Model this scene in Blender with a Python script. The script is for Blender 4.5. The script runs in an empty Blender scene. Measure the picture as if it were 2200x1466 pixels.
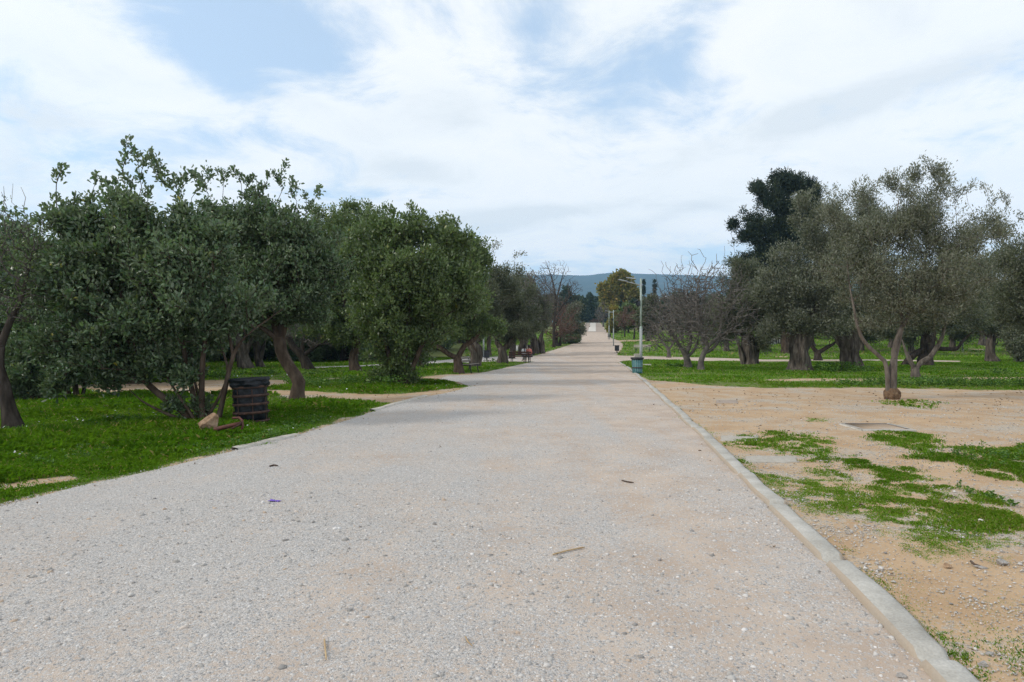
import bpy, math, random
import numpy as np
from mathutils import Vector, Matrix, geometry

# ------------------------------------------------------------------ scene, camera model
S = bpy.context.scene
COL = S.collection
F, HC, CX, CY = 1400.0, 1.62, 1100.0, 733.0      # focal length in photo pixels, eye height, image centre
R = math.radians
rnd = random.Random(7)


def terr(x, y):
    """ground height: level by the viewer, then the path climbs a gentle slope and crests"""
    x = np.asarray(x, float); y = np.asarray(y, float)
    t = y - 66.0
    z = 0.0497 * (np.sqrt(t * t + 64.0) + t) / 2
    z = z - 0.0497 * (math.sqrt(66.0 ** 2 + 64) - 66.0) / 2
    zc = 8.6
    z = zc - 0.5 * (np.sqrt((zc - z) ** 2 + 0.2) + (zc - z))      # soft cap at the crest
    f = np.exp(-((y - 8) / 40.0) ** 2)
    z = z + f * 0.013 * (np.sin(x * 1.3 + 0.6 * y) + np.sin(y * 1.1 - 0.5 * x + 1.0) + np.sin(0.6 * x + 1.7))
    return z


def tz(x, y):
    return float(terr(x, y))


_D = np.concatenate([np.linspace(0.5, 60, 2400), np.linspace(60.02, 300, 4000)])


def at(px, py):
    """photo pixel of a ground point -> world (x, y, z)"""
    xs = (px - CX) / F * _D
    g = (HC - terr(xs, _D)) / _D - (py - CY) / F
    i = np.argmax(g < 0)
    if g[i] >= 0:
        i = len(_D) - 1
    if i > 0:
        a, b = g[i - 1], g[i]
        d = _D[i - 1] + (_D[i] - _D[i - 1]) * (a / (a - b + 1e-12))
    else:
        d = _D[0]
    x = (px - CX) / F * d
    return Vector((x, d, tz(x, d)))


def on_ground(px, d):
    x = (px - CX) / F * d
    return Vector((x, d, tz(x, d)))


# ------------------------------------------------------------------ object helpers
def link(o, parent=None):
    COL.objects.link(o)
    if parent is not None:
        o.parent = parent
    return o


def tag(o, label=None, cat=None, group=None, kind=None):
    if label: o['label'] = label
    if cat: o['category'] = cat
    if group: o['group'] = group
    if kind: o['kind'] = kind
    return o


def empty(name, loc, rz=0.0, label=None, cat=None, group=None):
    o = bpy.data.objects.new(name, None)
    o.location = loc
    o.rotation_euler = (0, 0, rz)
    o.empty_display_size = 0.1
    link(o)
    return tag(o, label, cat, group)


def mesh_np(name, V, faces, mat, parent=None, attrs=None, smooth=False):
    """faces: list of int arrays (n, k) of equal k per array"""
    me = bpy.data.meshes.new(name)
    V = np.asarray(V, np.float32)
    me.vertices.add(len(V))
    me.vertices.foreach_set('co', V.ravel())
    loops = np.concatenate([np.asarray(f, np.int32).ravel() for f in faces])
    starts = []
    p = 0
    for f in faces:
        n, k = f.shape
        starts.append(p + np.arange(n, dtype=np.int32) * k)
        p += n * k
    starts = np.concatenate(starts)
    me.loops.add(len(loops))
    me.loops.foreach_set('vertex_index', loops)
    me.polygons.add(len(starts))
    me.polygons.foreach_set('loop_start', starts)
    if smooth:
        me.polygons.foreach_set('use_smooth', np.ones(len(starts), bool))
    me.update(calc_edges=True)
    if attrs:
        for k, v in attrs.items():
            a = me.attributes.new(k, 'FLOAT', 'POINT')
            a.data.foreach_set('value', np.asarray(v, np.float32))
    if mat is not None:
        me.materials.append(mat)
    o = bpy.data.objects.new(name, me)
    return link(o, parent)


class MB:
    """collects simple solids into one mesh"""
    def __init__(s):
        s.V = []; s.F = {}; s.n = 0; s.sm = {}

    def add(s, V, F):
        V = np.asarray(V, float)
        for f in F:
            s.F.setdefault(len(f), []).append([i + s.n for i in f])
        s.V.append(V); s.n += len(V)
        return s

    def box(s, c, d, M=None, bev=0.0):
        hx, hy, hz = d[0] / 2, d[1] / 2, d[2] / 2
        b = min(bev, hx * .9, hy * .9, hz * .9)
        if b <= 0:
            pts = [(sx * hx, sy * hy, sz * hz) for sx in (-1, 1) for sy in (-1, 1) for sz in (-1, 1)]
            fs = [(0, 1, 3, 2), (4, 6, 7, 5), (0, 4, 5, 1), (2, 3, 7, 6), (0, 2, 6, 4), (1, 5, 7, 3)]
        else:
            pts = []; idx = {}
            for sx in (-1, 1):
                for sy in (-1, 1):
                    for sz in (-1, 1):
                        for ax in range(3):
                            q = [sx * (hx - b), sy * (hy - b), sz * (hz - b)]
                            q[ax] = (sx, sy, sz)[ax] * (hx, hy, hz)[ax]
                            idx[(sx, sy, sz, ax)] = len(pts); pts.append(q)
            fs = []
            for ax in range(3):
                for sg in (-1, 1):
                    o = [a for a in range(3) if a != ax]
                    quad = []
                    for (a, c2) in ((-1, -1), (1, -1), (1, 1), (-1, 1)):
                        k = [0, 0, 0]; k[ax] = sg; k[o[0]] = a; k[o[1]] = c2
                        quad.append(idx[(k[0], k[1], k[2], ax)])
                    fs.append(tuple(quad))
            for ax in range(3):
                o = [a for a in range(3) if a != ax]
                for a in (-1, 1):
                    for c2 in (-1, 1):
                        k0 = [0, 0, 0]; k0[ax] = -1; k0[o[0]] = a; k0[o[1]] = c2
                        k1 = list(k0); k1[ax] = 1
                        fs.append((idx[(*k0, o[0])], idx[(*k1, o[0])], idx[(*k1, o[1])], idx[(*k0, o[1])]))
            for sx in (-1, 1):
                for sy in (-1, 1):
                    for sz in (-1, 1):
                        fs.append(tuple(idx[(sx, sy, sz, a)] for a in range(3)))
        P = [Vector(p) for p in pts]
        if M is not None:
            P = [M @ p for p in P]
        return s.add([(p[0] + c[0], p[1] + c[1], p[2] + c[2]) for p in P], fs)

    def tube(s, pts, r, n=10, cap=True):
        V, Fq = tube_np(np.asarray(pts, float), r, n)
        k = len(pts)
        fs = [tuple(f) for f in Fq]
        if cap:
            fs.append(tuple(range(n - 1, -1, -1)))
            fs.append(tuple(range((k - 1) * n, k * n)))
        return s.add(V, fs)

    def lathe(s, prof, n=24, c=(0, 0, 0), wob=None, a0=0.0, a1=2 * math.pi):
        closed = abs(a1 - a0 - 2 * math.pi) < 1e-6
        V = []
        m = n if closed else n + 1
        for (r, z) in prof:
            for i in range(m):
                a = a0 + (a1 - a0) * i / n
                rr = r * (1 + (wob(a, z) if wob else 0))
                V.append((c[0] + rr * math.cos(a), c[1] + rr * math.sin(a), c[2] + z))
        fs = []
        for j in range(len(prof) - 1):
            for i in range(n if closed else n):
                i2 = (i + 1) % m if closed else i + 1
                fs.append((j * m + i, j * m + i2, (j + 1) * m + i2, (j + 1) * m + i))
        return s.add(V, fs)

    def build(s, name, mat, parent=None, smooth=False):
        V = np.concatenate(s.V)
        Fs = [np.array(f, np.int32) for f in s.F.values()]
        return mesh_np(name, V, Fs, mat, parent, smooth=smooth)


def tube_np(P, r, n):
    k = len(P)
    r = np.broadcast_to(np.asarray(r, float), (k,))
    T = np.gradient(P, axis=0)
    T /= (np.linalg.norm(T, axis=1, keepdims=True) + 1e-9)
    d = P[-1] - P[0]
    ref = np.array([1.0, 0.3, 0]) if abs(d[2]) > 0.6 * np.linalg.norm(d) else np.array([0, 0, 1.0])
    N = ref - (T @ ref)[:, None] * T
    N /= (np.linalg.norm(N, axis=1, keepdims=True) + 1e-9)
    B = np.cross(T, N)
    a = np.arange(n) * 2 * math.pi / n
    V = P[:, None, :] + r[:, None, None] * (np.cos(a)[None, :, None] * N[:, None, :] + np.sin(a)[None, :, None] * B[:, None, :])
    i = np.arange(k - 1)[:, None] * n
    j = np.arange(n)[None, :]
    j2 = (j + 1) % n
    Fq = np.stack([i + j, i + j2, i + n + j2, i + n + j], -1).reshape(-1, 4)
    return V.reshape(-1, 3), Fq


# ------------------------------------------------------------------ materials
def newmat(name):
    m = bpy.data.materials.new(name)
    m.use_nodes = True
    nt = m.node_tree
    b = nt.nodes['Principled BSDF']
    return m, nt, b


def nd(nt, t, **kw):
    n = nt.nodes.new(t)
    for k, v in kw.items():
        if k.startswith('i_'):
            n.inputs[k[2:].replace('_', ' ')].default_value = v
        else:
            setattr(n, k, v)
    return n


def ramp(nt, stops, fac=None, interp='LINEAR'):
    r = nt.nodes.new('ShaderNodeValToRGB')
    r.color_ramp.interpolation = interp
    e = r.color_ramp.elements
    while len(e) < len(stops):
        e.new(0.5)
    for q, (p, c) in zip(e, stops):
        q.position = p
        q.color = (c[0], c[1], c[2], 1) if not isinstance(c, (int, float)) else (c, c, c, 1)
    if fac is not None:
        nt.links.new(fac, r.inputs[0])
    return r


def mth(nt, op, a, b=None, c=None, clamp=False):
    n = nt.nodes.new('ShaderNodeMath')
    n.operation = op
    n.use_clamp = clamp
    for i, v in enumerate((a, b, c)):
        if v is None: continue
        if isinstance(v, (int, float)):
            n.inputs[i].default_value = v
        else:
            nt.links.new(v, n.inputs[i])
    return n.outputs[0]


def mixc(nt, fac, a, b, mode='MIX'):
    n = nt.nodes.new('ShaderNodeMix')
    n.data_type = 'RGBA'
    n.blend_type = mode
    n.clamp_factor = True
    for sock, v in ((n.inputs[0], fac), (n.inputs[6], a), (n.inputs[7], b)):
        if isinstance(v, (int, float)):
            sock.default_value = v
        elif isinstance(v, tuple):
            sock.default_value = (v[0], v[1], v[2], 1)
        else:
            nt.links.new(v, sock)
    return n.outputs[2]


def pmat(name, cols, scale=8.0, rough=0.7, bump=0.0, bscale=None, stretch=(1, 1, 1), metal=0.0, detail=5.0, spec=0.4):
    """noise-varied surface"""
    m, nt, b = newmat(name)
    L = nt.links
    tc = nd(nt, 'ShaderNodeTexCoord')
    mp = nd(nt, 'ShaderNodeMapping')
    mp.inputs['Scale'].default_value = stretch
    L.new(tc.outputs['Object'], mp.inputs[0])
    n = nd(nt, 'ShaderNodeTexNoise')
    n.inputs['Scale'].default_value = scale
    n.inputs['Detail'].default_value = detail
    n.inputs['Roughness'].default_value = 0.6
    L.new(mp.outputs[0], n.inputs['Vector'])
    k = len(cols)
    rp = ramp(nt, [(0.3 + 0.4 * i / max(1, k - 1), c) for i, c in enumerate(cols)], n.outputs[0])
    L.new(rp.outputs[0], b.inputs['Base Color'])
    b.inputs['Roughness'].default_value = rough
    b.inputs['Metallic'].default_value = metal
    b.inputs['Specular IOR Level'].default_value = spec
    if bump:
        n2 = nd(nt, 'ShaderNodeTexNoise')
        n2.inputs['Scale'].default_value = bscale or scale * 2
        n2.inputs['Detail'].default_value = 6
        L.new(mp.outputs[0], n2.inputs['Vector'])
        bp = nd(nt, 'ShaderNodeBump')
        bp.inputs['Strength'].default_value = bump
        bp.inputs['Distance'].default_value = 0.03
        L.new(n2.outputs[0], bp.inputs['Height'])
        L.new(bp.outputs[0], b.inputs['Normal'])
    return m


def leafmat(name, stops, rough=0.5, trans=0.25, spec=0.4, back=None):
    """leaves: each leaf has its own tint; light passes through a little"""
    m, nt, b = newmat(name)
    L = nt.links
    a = nd(nt, 'ShaderNodeAttribute', attribute_name='tint')
    oi = nd(nt, 'ShaderNodeObjectInfo')
    f = mth(nt, 'ADD', a.outputs['Fac'], mth(nt, 'MULTIPLY_ADD', oi.outputs['Random'], 0.16, -0.08), clamp=True)
    rp = ramp(nt, stops, f)
    col = rp.outputs[0]
    if back is not None:
        g = nd(nt, 'ShaderNodeNewGeometry')
        col = mixc(nt, mth(nt, 'MULTIPLY', g.outputs['Backfacing'], 0.8), col, back)
    L.new(col, b.inputs['Base Color'])
    b.inputs['Roughness'].default_value = rough
    b.inputs['Specular IOR Level'].default_value = spec
    tr = nd(nt, 'ShaderNodeBsdfTranslucent')
    tcol = mixc(nt, 1.0, col, (1.0, 1.15, 0.6), 'MULTIPLY')
    L.new(tcol, tr.inputs[0])
    mx = nd(nt, 'ShaderNodeMixShader')
    mx.inputs[0].default_value = trans
    L.new(b.outputs[0], mx.inputs[1]); L.new(tr.outputs[0], mx.inputs[2])
    L.new(mx.outputs[0], nt.nodes['Material Output'].inputs[0])
    return m


M = {}
M['bark_olive'] = pmat('bark_olive', [(.022, .018, .015), (.085, .072, .06), (.175, .155, .13)], 7, .9, 1.0, 11, (1, 1, .18), spec=.15)
M['bark_smooth'] = pmat('bark_smooth', [(.05, .041, .034), (.12, .102, .086), (.185, .16, .136)], 8, .85, .9, 18, (1, 1, .35), spec=.15)
M['bark_carob'] = pmat('bark_carob', [(.028, .02, .015), (.075, .055, .041), (.12, .092, .07)], 8, .9, .8, 14, (1, 1, .35), spec=.15)
M['bark_dark'] = pmat('bark_dark', [(.015, .012, .01), (.042, .034, .028), (.075, .063, .053)], 8, .9, .8, 12, (1, 1, .3), spec=.15)
M['twig_grey'] = pmat('twig_grey', [(.068, .06, .053), (.12, .109, .098), (.175, .16, .145)], 3, .85, spec=.15)
M['twig_red'] = pmat('twig_red', [(.10, .065, .052), (.16, .10, .08)], 3, .85, spec=.2)
M['twig_dark'] = pmat('twig_dark', [(.06, .052, .046), (.11, .095, .085)], 3, .85, spec=.2)
M['leaf_carob'] = leafmat('leaf_carob', [(0, (.040, .080, .042)), (.35, (.085, .152, .070)), (.7, (.13, .20, .085)), (.96, (.18, .215, .065)), (1, (.36, .32, .03))], .38, .32, .6, back=(.13, .165, .105))
M['leaf_green'] = leafmat('leaf_green', [(0, (.044, .082, .024)), (.4, (.085, .138, .040)), (.85, (.145, .20, .055)), (1, (.22, .22, .05))], .42, .32, .5, back=(.12, .16, .075))
M['leaf_olive'] = leafmat('leaf_olive', [(0, (.058, .070, .036)), (.5, (.094, .108, .060)), (.9, (.135, .146, .088)), (1, (.18, .15, .08))], .5, .2, .35, back=(.19, .20, .16))
M['leaf_olive_dark'] = leafmat('leaf_olive_dark', [(0, (.046, .060, .030)), (.5, (.084, .102, .052)), (.92, (.12, .134, .07)), (1, (.17, .14, .06))], .5, .22, .35, back=(.15, .16, .12))
M['leaf_pine'] = leafmat('leaf_pine', [(0, (.010, .020, .012)), (.6, (.024, .040, .022)), (1, (.055, .070, .032))], .6, .1, .25)
M['leaf_conifer'] = leafmat('leaf_conifer', [(0, (.022, .042, .026)), (.6, (.04, .066, .036)), (1, (.07, .09, .042))], .6, .1, .25)
M['leaf_plane'] = leafmat('leaf_plane', [(0, (.10, .12, .035)), (.4, (.20, .195, .05)), (.75, (.31, .235, .06)), (1, (.36, .19, .06))], .6, .35, .3)
M['grass'] = leafmat('grass', [(0, (.045, .125, .006)), (.4, (.112, .255, .011)), (.8, (.205, .355, .022)), (.94, (.28, .33, .05)), (1, (.44, .37, .16))], .5, .38, .3)
M['weed'] = leafmat('weed', [(0, (.04, .105, .016)), (.5, (.085, .185, .022)), (1, (.15, .25, .04))], .5, .3, .35)

M['concrete'] = pmat('concrete', [(.36, .335, .29), (.47, .44, .39), (.55, .52, .47)], 9, .85, .5, 60, spec=.25)
M['concrete_pale'] = pmat('concrete_pale', [(.33, .305, .26), (.44, .41, .365)], 14, .85, .4, 70, spec=.2)
M['wall_white'] = pmat('wall_white', [(.50, .49, .46), (.68, .67, .64), (.74, .73, .70)], 3, .85, .1, spec=.3)
M['black_paint'] = pmat('black_paint', [(.012, .012, .014), (.03, .03, .034)], 9, .5)
M['iron'] = pmat('iron', [(.012, .013, .015), (.028, .028, .03)], 20, .5, .1, spec=.5)
M['rust'] = pmat('rust', [(.020, .011, .009), (.055, .029, .021), (.095, .052, .037)], 14, .75, .25, 50, spec=.3)
M['rust_red'] = pmat('rust_red', [(.06, .022, .016), (.13, .045, .03)], 14, .75, .3, 50)
M['bag'] = pmat('bag', [(.003, .005, .008), (.006, .010, .015)], 12, .42, .6, 16, spec=.3)
M['wood_grey'] = pmat('wood_grey', [(.20, .18, .155), (.33, .30, .265), (.42, .385, .34)], 8, .8, .4, 30, (1, 12, 12), spec=.25)
M['wood_brown'] = pmat('wood_brown', [(.07, .035, .026), (.12, .062, .045)], 8, .7, .3, 30, (1, 12, 12))
M['pole_green'] = pmat('pole_green', [(.21, .28, .245), (.29, .36, .315), (.37, .42, .375)], 6, .5, .1, spec=.5)
M['pole_grey'] = pmat('pole_grey', [(.19, .215, .21), (.28, .305, .30), (.36, .38, .37)], 16, .5, .15, spec=.5)
M['lamp_grey'] = pmat('lamp_grey', [(.30, .33, .34), (.42, .45, .46)], 6, .45, spec=.5)
M['dark_plastic'] = pmat('dark_plastic', [(.010, .012, .016), (.022, .024, .03)], 8, .45, spec=.5)
M['teal'] = pmat('teal', [(.015, .085, .10), (.03, .14, .155), (.05, .17, .18)], 9, .55, .1, spec=.45)
M['teal_pale'] = pmat('teal_pale', [(.09, .19, .205), (.16, .27, .28)], 9, .55, spec=.45)
M['stone_tan'] = pmat('stone_tan', [(.15, .095, .058), (.31, .21, .135), (.44, .32, .22)], 9, .92, 1.0, 26, spec=.1)
M['stone_grey'] = pmat('stone_grey', [(.22, .205, .19), (.34, .32, .30), (.44, .42, .39)], 18, .9, .6, 60, spec=.15)
M['skin'] = pmat('skin', [(.42, .24, .17), (.48, .29, .21)], 8, .55)
M['hair'] = pmat('hair', [(.008, .007, .008), (.02, .016, .016)], 30, .45)
M['hair_blue'] = pmat('hair_blue', [(.006, .01, .03), (.012, .02, .05)], 30, .45)
M['cloth_white'] = pmat('cloth_white', [(.66, .70, .76), (.76, .79, .84)], 14, .9, .2)
M['cloth_coral'] = pmat('cloth_coral', [(.60, .20, .17), (.70, .27, .22)], 14, .9, .2)
M['cloth_grey'] = pmat('cloth_grey', [(.16, .16, .17), (.24, .24, .25)], 14, .9, .2)
M['shoe'] = pmat('shoe', [(.03, .026, .024), (.06, .05, .045)], 14, .6)
M['straw'] = pmat('straw', [(.34, .23, .12), (.50, .37, .21)], 14, .8, .3, 40)
M['stick_dark'] = pmat('stick_dark', [(.06, .04, .03), (.12, .085, .06)], 14, .85, .3, 40)
M['purple'] = pmat('purple', [(.10, .045, .36), (.22, .13, .55)], 30, .35, .4, 60)
M['paper'] = pmat('paper', [(.55, .58, .62), (.72, .74, .76)], 20, .7, .3, 40)
M['roof_tile'] = pmat('roof_tile', [(.32, .14, .09), (.40, .19, .12)], 2, .8)
M['house_wall'] = pmat('house_wall', [(.62, .58, .52), (.75, .72, .67)], .6, .8)
M['burl'] = pmat('burl', [(.05, .03, .018), (.14, .09, .055), (.22, .155, .10)], 9, .9, 1.0, 18, spec=.15)


# ------------------------------------------------------------------ noise helper (world-space value noise, vectorised)
_rs = np.random.RandomState(11)
_tab = _rs.rand(256, 256)


def vnoise(x, y, sc=1.0, oct=4, seed=0):
    x = np.asarray(x, float) * sc + seed * 17.31; y = np.asarray(y, float) * sc + seed * 9.73
    s = 0; a = 0.5; tot = 0
    for _ in range(oct):
        xi = np.floor(x).astype(int); yi = np.floor(y).astype(int)
        fx = x - xi; fy = y - yi
        fx = fx * fx * (3 - 2 * fx); fy = fy * fy * (3 - 2 * fy)
        t = lambda i, j: _tab[(xi + i) & 255, (yi + j) & 255]
        v = (t(0, 0) * (1 - fx) + t(1, 0) * fx) * (1 - fy) + (t(0, 1) * (1 - fx) + t(1, 1) * fx) * fy
        s = s + a * v; tot += a; a *= 0.55
        x = x * 2.03 + 5.1; y = y * 2.03 + 1.7
    return s / tot


def sdist(P, poly):
    """signed distance to polygon, positive inside"""
    P = np.asarray(P, float); poly = np.asarray(poly, float)
    n = len(poly)
    lo, hi = poly.min(0) - 3, poly.max(0) + 3
    near = ((P >= lo) & (P <= hi)).all(1)
    if not near.all():
        res = np.full(len(P), -3.0)
        if near.any():
            res[near] = sdist(P[near], poly)
        return res
    out = np.full(len(P), 1e9); ins = np.zeros(len(P), bool)
    x, y = P[:, 0], P[:, 1]
    for i in range(n):
        a = poly[i]; b = poly[(i + 1) % n]
        e = b - a
        L2 = e @ e + 1e-12
        t = np.clip(((x - a[0]) * e[0] + (y - a[1]) * e[1]) / L2, 0, 1)
        d = np.hypot(x - a[0] - t * e[0], y - a[1] - t * e[1])
        np.minimum(out, d, out=out)
        c = (a[1] > y) != (b[1] > y)
        xx = (b[0] - a[0]) * (y - a[1]) / (b[1] - a[1] + 1e-12) + a[0]
        ins ^= c & (x < xx)
    return np.where(ins, out, -out)


def gp(pts):
    return [tuple(at(px, py))[:2] for px, py in pts]


def dens(pts, step_px=18):
    """subdivide a pixel polyline so ground curves stay straight in plan where they are straight in the photo"""
    out = []
    for (a, b), (c, d) in zip(pts, pts[1:]):
        n = max(1, int(math.hypot(c - a, d - b) / step_px))
        for k in range(n):
            out.append((a + (c - a) * k / n, b + (d - b) * k / n))
    out.append(pts[-1])
    return out


# ------------------------------------------------------------------ plan of the place (ground polygons)
path_left_px = [(0, 1092), (120, 1060), (200, 1040), (330, 1012), (430, 988), (520, 966), (640, 936), (740, 906), (800, 886), (870, 866),
                (930, 851), (985, 839), (1008, 831), (985, 822), (940, 816), (960, 809), (1010, 806), (1050, 799), (1095, 789), (1132, 781),
                (1150, 777.5), (1100, 777.8), (1020, 779), (900, 784), (780, 788), (660, 792.5), (660, 790), (780, 785.5), (900, 779), (1020, 769), (1100, 765.5), (1150, 765),
                (1176, 757), (1205, 748), (1226, 741), (1243, 735.5), (1240, 728), (1246, 716), (1254, 703), (1258, 694)]
path_right_px = [(1288, 694), (1298, 705), (1306, 716), (1312, 727), (1330, 733), (1338, 742), (1333, 752), (1323, 764.5), (1400, 766.5), (1550, 770),
                 (1640, 773.2), (1900, 773), (2062, 775.8), (2062, 778.4), (1900, 776.4), (1640, 777.2), (1500, 776.2), (1440, 774.5), (1400, 773.5), (1340, 776.5), (1327, 779.5)]
kerb_px = [(1327, 779.5), (1345, 790), (1380, 820), (1440, 878), (1500, 936), (1608, 1050), (1751, 1193), (1955, 1413)]
kerb_w = [at(*p) for p in dens(kerb_px, 10)]
e = (kerb_w[-1] - kerb_w[-8]).normalized()
last = kerb_w[-1].copy()
for k in range(1, 16):
    q = last + e * 0.5 * k
    kerb_w.append(Vector((q.x, q.y, tz(q.x, q.y))))
near_left = gp([(0, 1092)])[0]
PATH = [(-16.0, 2.2), (-10.5, 4.6)] + gp(dens(path_left_px, 36)) + gp(dens(path_right_px, 36)) + [(v.x + 0.05, v.y) for v in kerb_w[1:]] + [(kerb_w[-1].x, -9.0), (-16.0, -9.0)]
PATH = np.array(PATH)

DIRT_L = np.array(gp(dens([(1008, 832), (940, 838), (860, 847), (764, 845), (688, 841), (623, 839), (581, 837), (600, 832), (623, 827), (626, 817), (540, 816), (451, 817), (300, 824), (100, 829), (-300, 834), (-300, 846),
                           (100, 845), (300, 849), (440, 852), (560, 846), (590, 850), (621, 862), (679, 865), (764, 869), (850, 866), (930, 852)], 20)))
DIRT_L2 = np.array(gp([(700, 813), (760, 811.5), (770, 814), (705, 816)]))
DIRT_B = np.array(gp([(880, 812), (960, 805), (1060, 798), (1060, 806), (960, 822), (900, 822)]))
DIRT_R = np.array(gp(dens([(1372, 806), (1400, 817), (1480, 823), (1540, 829), (1650, 833), (1760, 833), (1900, 833), (2050, 837), (2200, 838.5), (2600, 842)], 20)) + [(60, 15), (60, -9), (kerb_w[-1].x, -9)] + [(v.x, v.y) for v in kerb_w[::-1]][:-2])
STRIPS = [np.array(gp(q)) for q in (
    [(1560, 818), (1660, 814.5), (1780, 813), (1890, 814), (1890, 819), (1780, 819.5), (1660, 820)],
    [(2005, 812), (2200, 811), (2300, 812), (2300, 816), (2200, 817.5), (2030, 817.5)],
    [(1660, 766), (1740, 765), (1740, 767), (1660, 768)],
    [(1330, 731), (1420, 730), (1420, 733), (1330, 735)],
    [(2080, 750), (2130, 751), (2130, 753), (2080, 752)])]
PATCH = [  # (pixel polygon, density, softness)
    ([(1555, 958), (1600, 940), (1690, 929), (1755, 941), (1770, 955), (1745, 964), (1765, 974), (1830, 983), (1880, 1000), (1940, 1010), (2015, 1030), (2005, 1046), (1960, 1040), (1900, 1035), (1870, 1010), (1780, 1000), (1700, 984), (1640, 966), (1585, 968)], 1.0, .22),
    ([(1630, 1022), (1700, 1034), (1760, 1016), (1806, 1034), (1792, 1052), (1850, 1072), (1890, 1052), (1930, 1040), (1990, 1052), (2040, 1078), (2110, 1090), (2200, 1112), (2300, 1135), (2300, 1200), (2120, 1200), (2000, 1192), (1960, 1165), (1870, 1140), (1790, 1122), (1710, 1100), (1668, 1068)], .95, .25),
    ([(1865, 941), (1920, 930), (2000, 934), (1985, 946), (2055, 963), (2040, 972), (1940, 964)], .95, .2),
    ([(1985, 985), (2060, 968), (2140, 962), (2200, 960), (2450, 965), (2450, 1060), (2250, 1050), (2170, 1030), (2100, 1004)], 1.0, .25),
    ([(1885, 863), (1930, 860), (1985, 861), (2015, 868), (1990, 878), (1945, 875), (1915, 869)], 1.0, .25),
    ([(2090, 1072), (2120, 1062), (2160, 1072), (2150, 1086), (2110, 1084)], .8, .08),
    ([(2110, 1290), (2170, 1280), (2230, 1300), (2230, 1330), (2150, 1330)], .35, .1),
    ([(1850, 1225), (1950, 1255), (2080, 1300), (2200, 1310), (2300, 1400), (2200, 1440), (2080, 1350), (1960, 1300), (1880, 1260)], .22, .15),
    ([(1742, 899), (1770, 899), (1770, 905), (1742, 905)], .9, .1),
]
PATCH = [(np.array(gp(p)), d, s) for p, d, s in PATCH]
KERBLINE = np.array([(v.x + 0.24, v.y) for v in kerb_w])[::3]
BARE_L = np.array(gp([(-40, 1046), (60, 1032), (165, 1020), (175, 1030), (70, 1050), (-40, 1068)]))


def sst(v, a, b):
    t = np.clip((v - a) / (b - a), 0, 1)
    return t * t * (3 - 2 * t)


def grass_density(x, y, ground=False):
    P = np.stack([x, y], 1)
    n = vnoise(x, y, 1.1, 5) - .5
    n2 = vnoise(x, y, 4.5, 4, 3) - .5
    wob = 0.35 + 0.012 * y
    dp = sdist(P, PATH)
    g = sst(-dp + n * .55 + n2 * .25, -.10, .30)
    for dirt, w in ((DIRT_L, .45), (DIRT_L2, .5), (DIRT_B, .5), (DIRT_R, .5)):
        g = g * (1 - sst(sdist(P, dirt) + n * 1.3 * w + n2 * .35, -.12, .28))
    for q in STRIPS:
        g = g * (1 - .85 * sst(sdist(P, q) + n * .6 + n2 * .4, -.15, .3))
    g = g * (1 - .9 * sst(sdist(P, BARE_L) + n2 * .15, -.05, .08))
    g = np.where(x > 0.3, g * (1 - .45 * sst(n2 + n, .1, .3) * (y < 34)), g)
    for q, d, s in PATCH:
        g = np.maximum(g, d * sst(sdist(P, q) + n * .5 + n2 * s * 3.2, -s * 1.1, s * 1.2) * sst(n2 + .5, .25, .56))
    kd = np.full(len(x), 9.)
    for a, b in zip(KERBLINE, KERBLINE[1:]):
        e = b - a
        t = np.clip(((x - a[0]) * e[0] + (y - a[1]) * e[1]) / (e @ e + 1e-9), 0, 1)
        np.minimum(kd, np.hypot(x - a[0] - t * e[0], y - a[1] - t * e[1]), out=kd)
    ks = (1 - sst(kd, .03, .16)) * sst(n + n2 + .5, .40, .6) * (y < 11.5) * .5 * sst(vnoise(x, y, 1.7, 3, 33), .42, .58)
    g = np.maximum(g, ks)
    g = np.where(dp > .35, 0, np.clip(g, 0, 1))
    if ground:
        return g * np.where((sdist(P, DIRT_R) > -.3) & (y < 20), .42, 1)
    return g


# ------------------------------------------------------------------ ground
def ground_grid():
    ys = list(np.linspace(-9, 2.5, 24))
    y = 2.5
    while y < 5000:
        y += max(0.10, 0.016 * y) if y < 320 else y * .12
        ys.append(min(y, 5000))
    ys = np.array(ys)
    u = np.linspace(-1, 1, 521)
    u = np.sign(u) * np.abs(u) ** 1.25
    W = np.maximum(ys, 4) * 1.02 + 9
    X = u[None, :] * W[:, None]
    Y = np.repeat(ys[:, None], len(u), 1)
    return X.ravel(), Y.ravel(), len(ys), len(u)


gx, gy, NR, NC = ground_grid()
gzv = terr(gx, gy)
gg = np.zeros(len(gx))
selm = gy < 330
gg[selm] = grass_density(gx[selm], gy[selm], True)
gg[~selm] = .7
ii = (np.arange(NR - 1)[:, None] * NC + np.arange(NC - 1)[None, :]).ravel()
gf = np.stack([ii, ii + 1, ii + NC + 1, ii + NC], 1)


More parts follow.
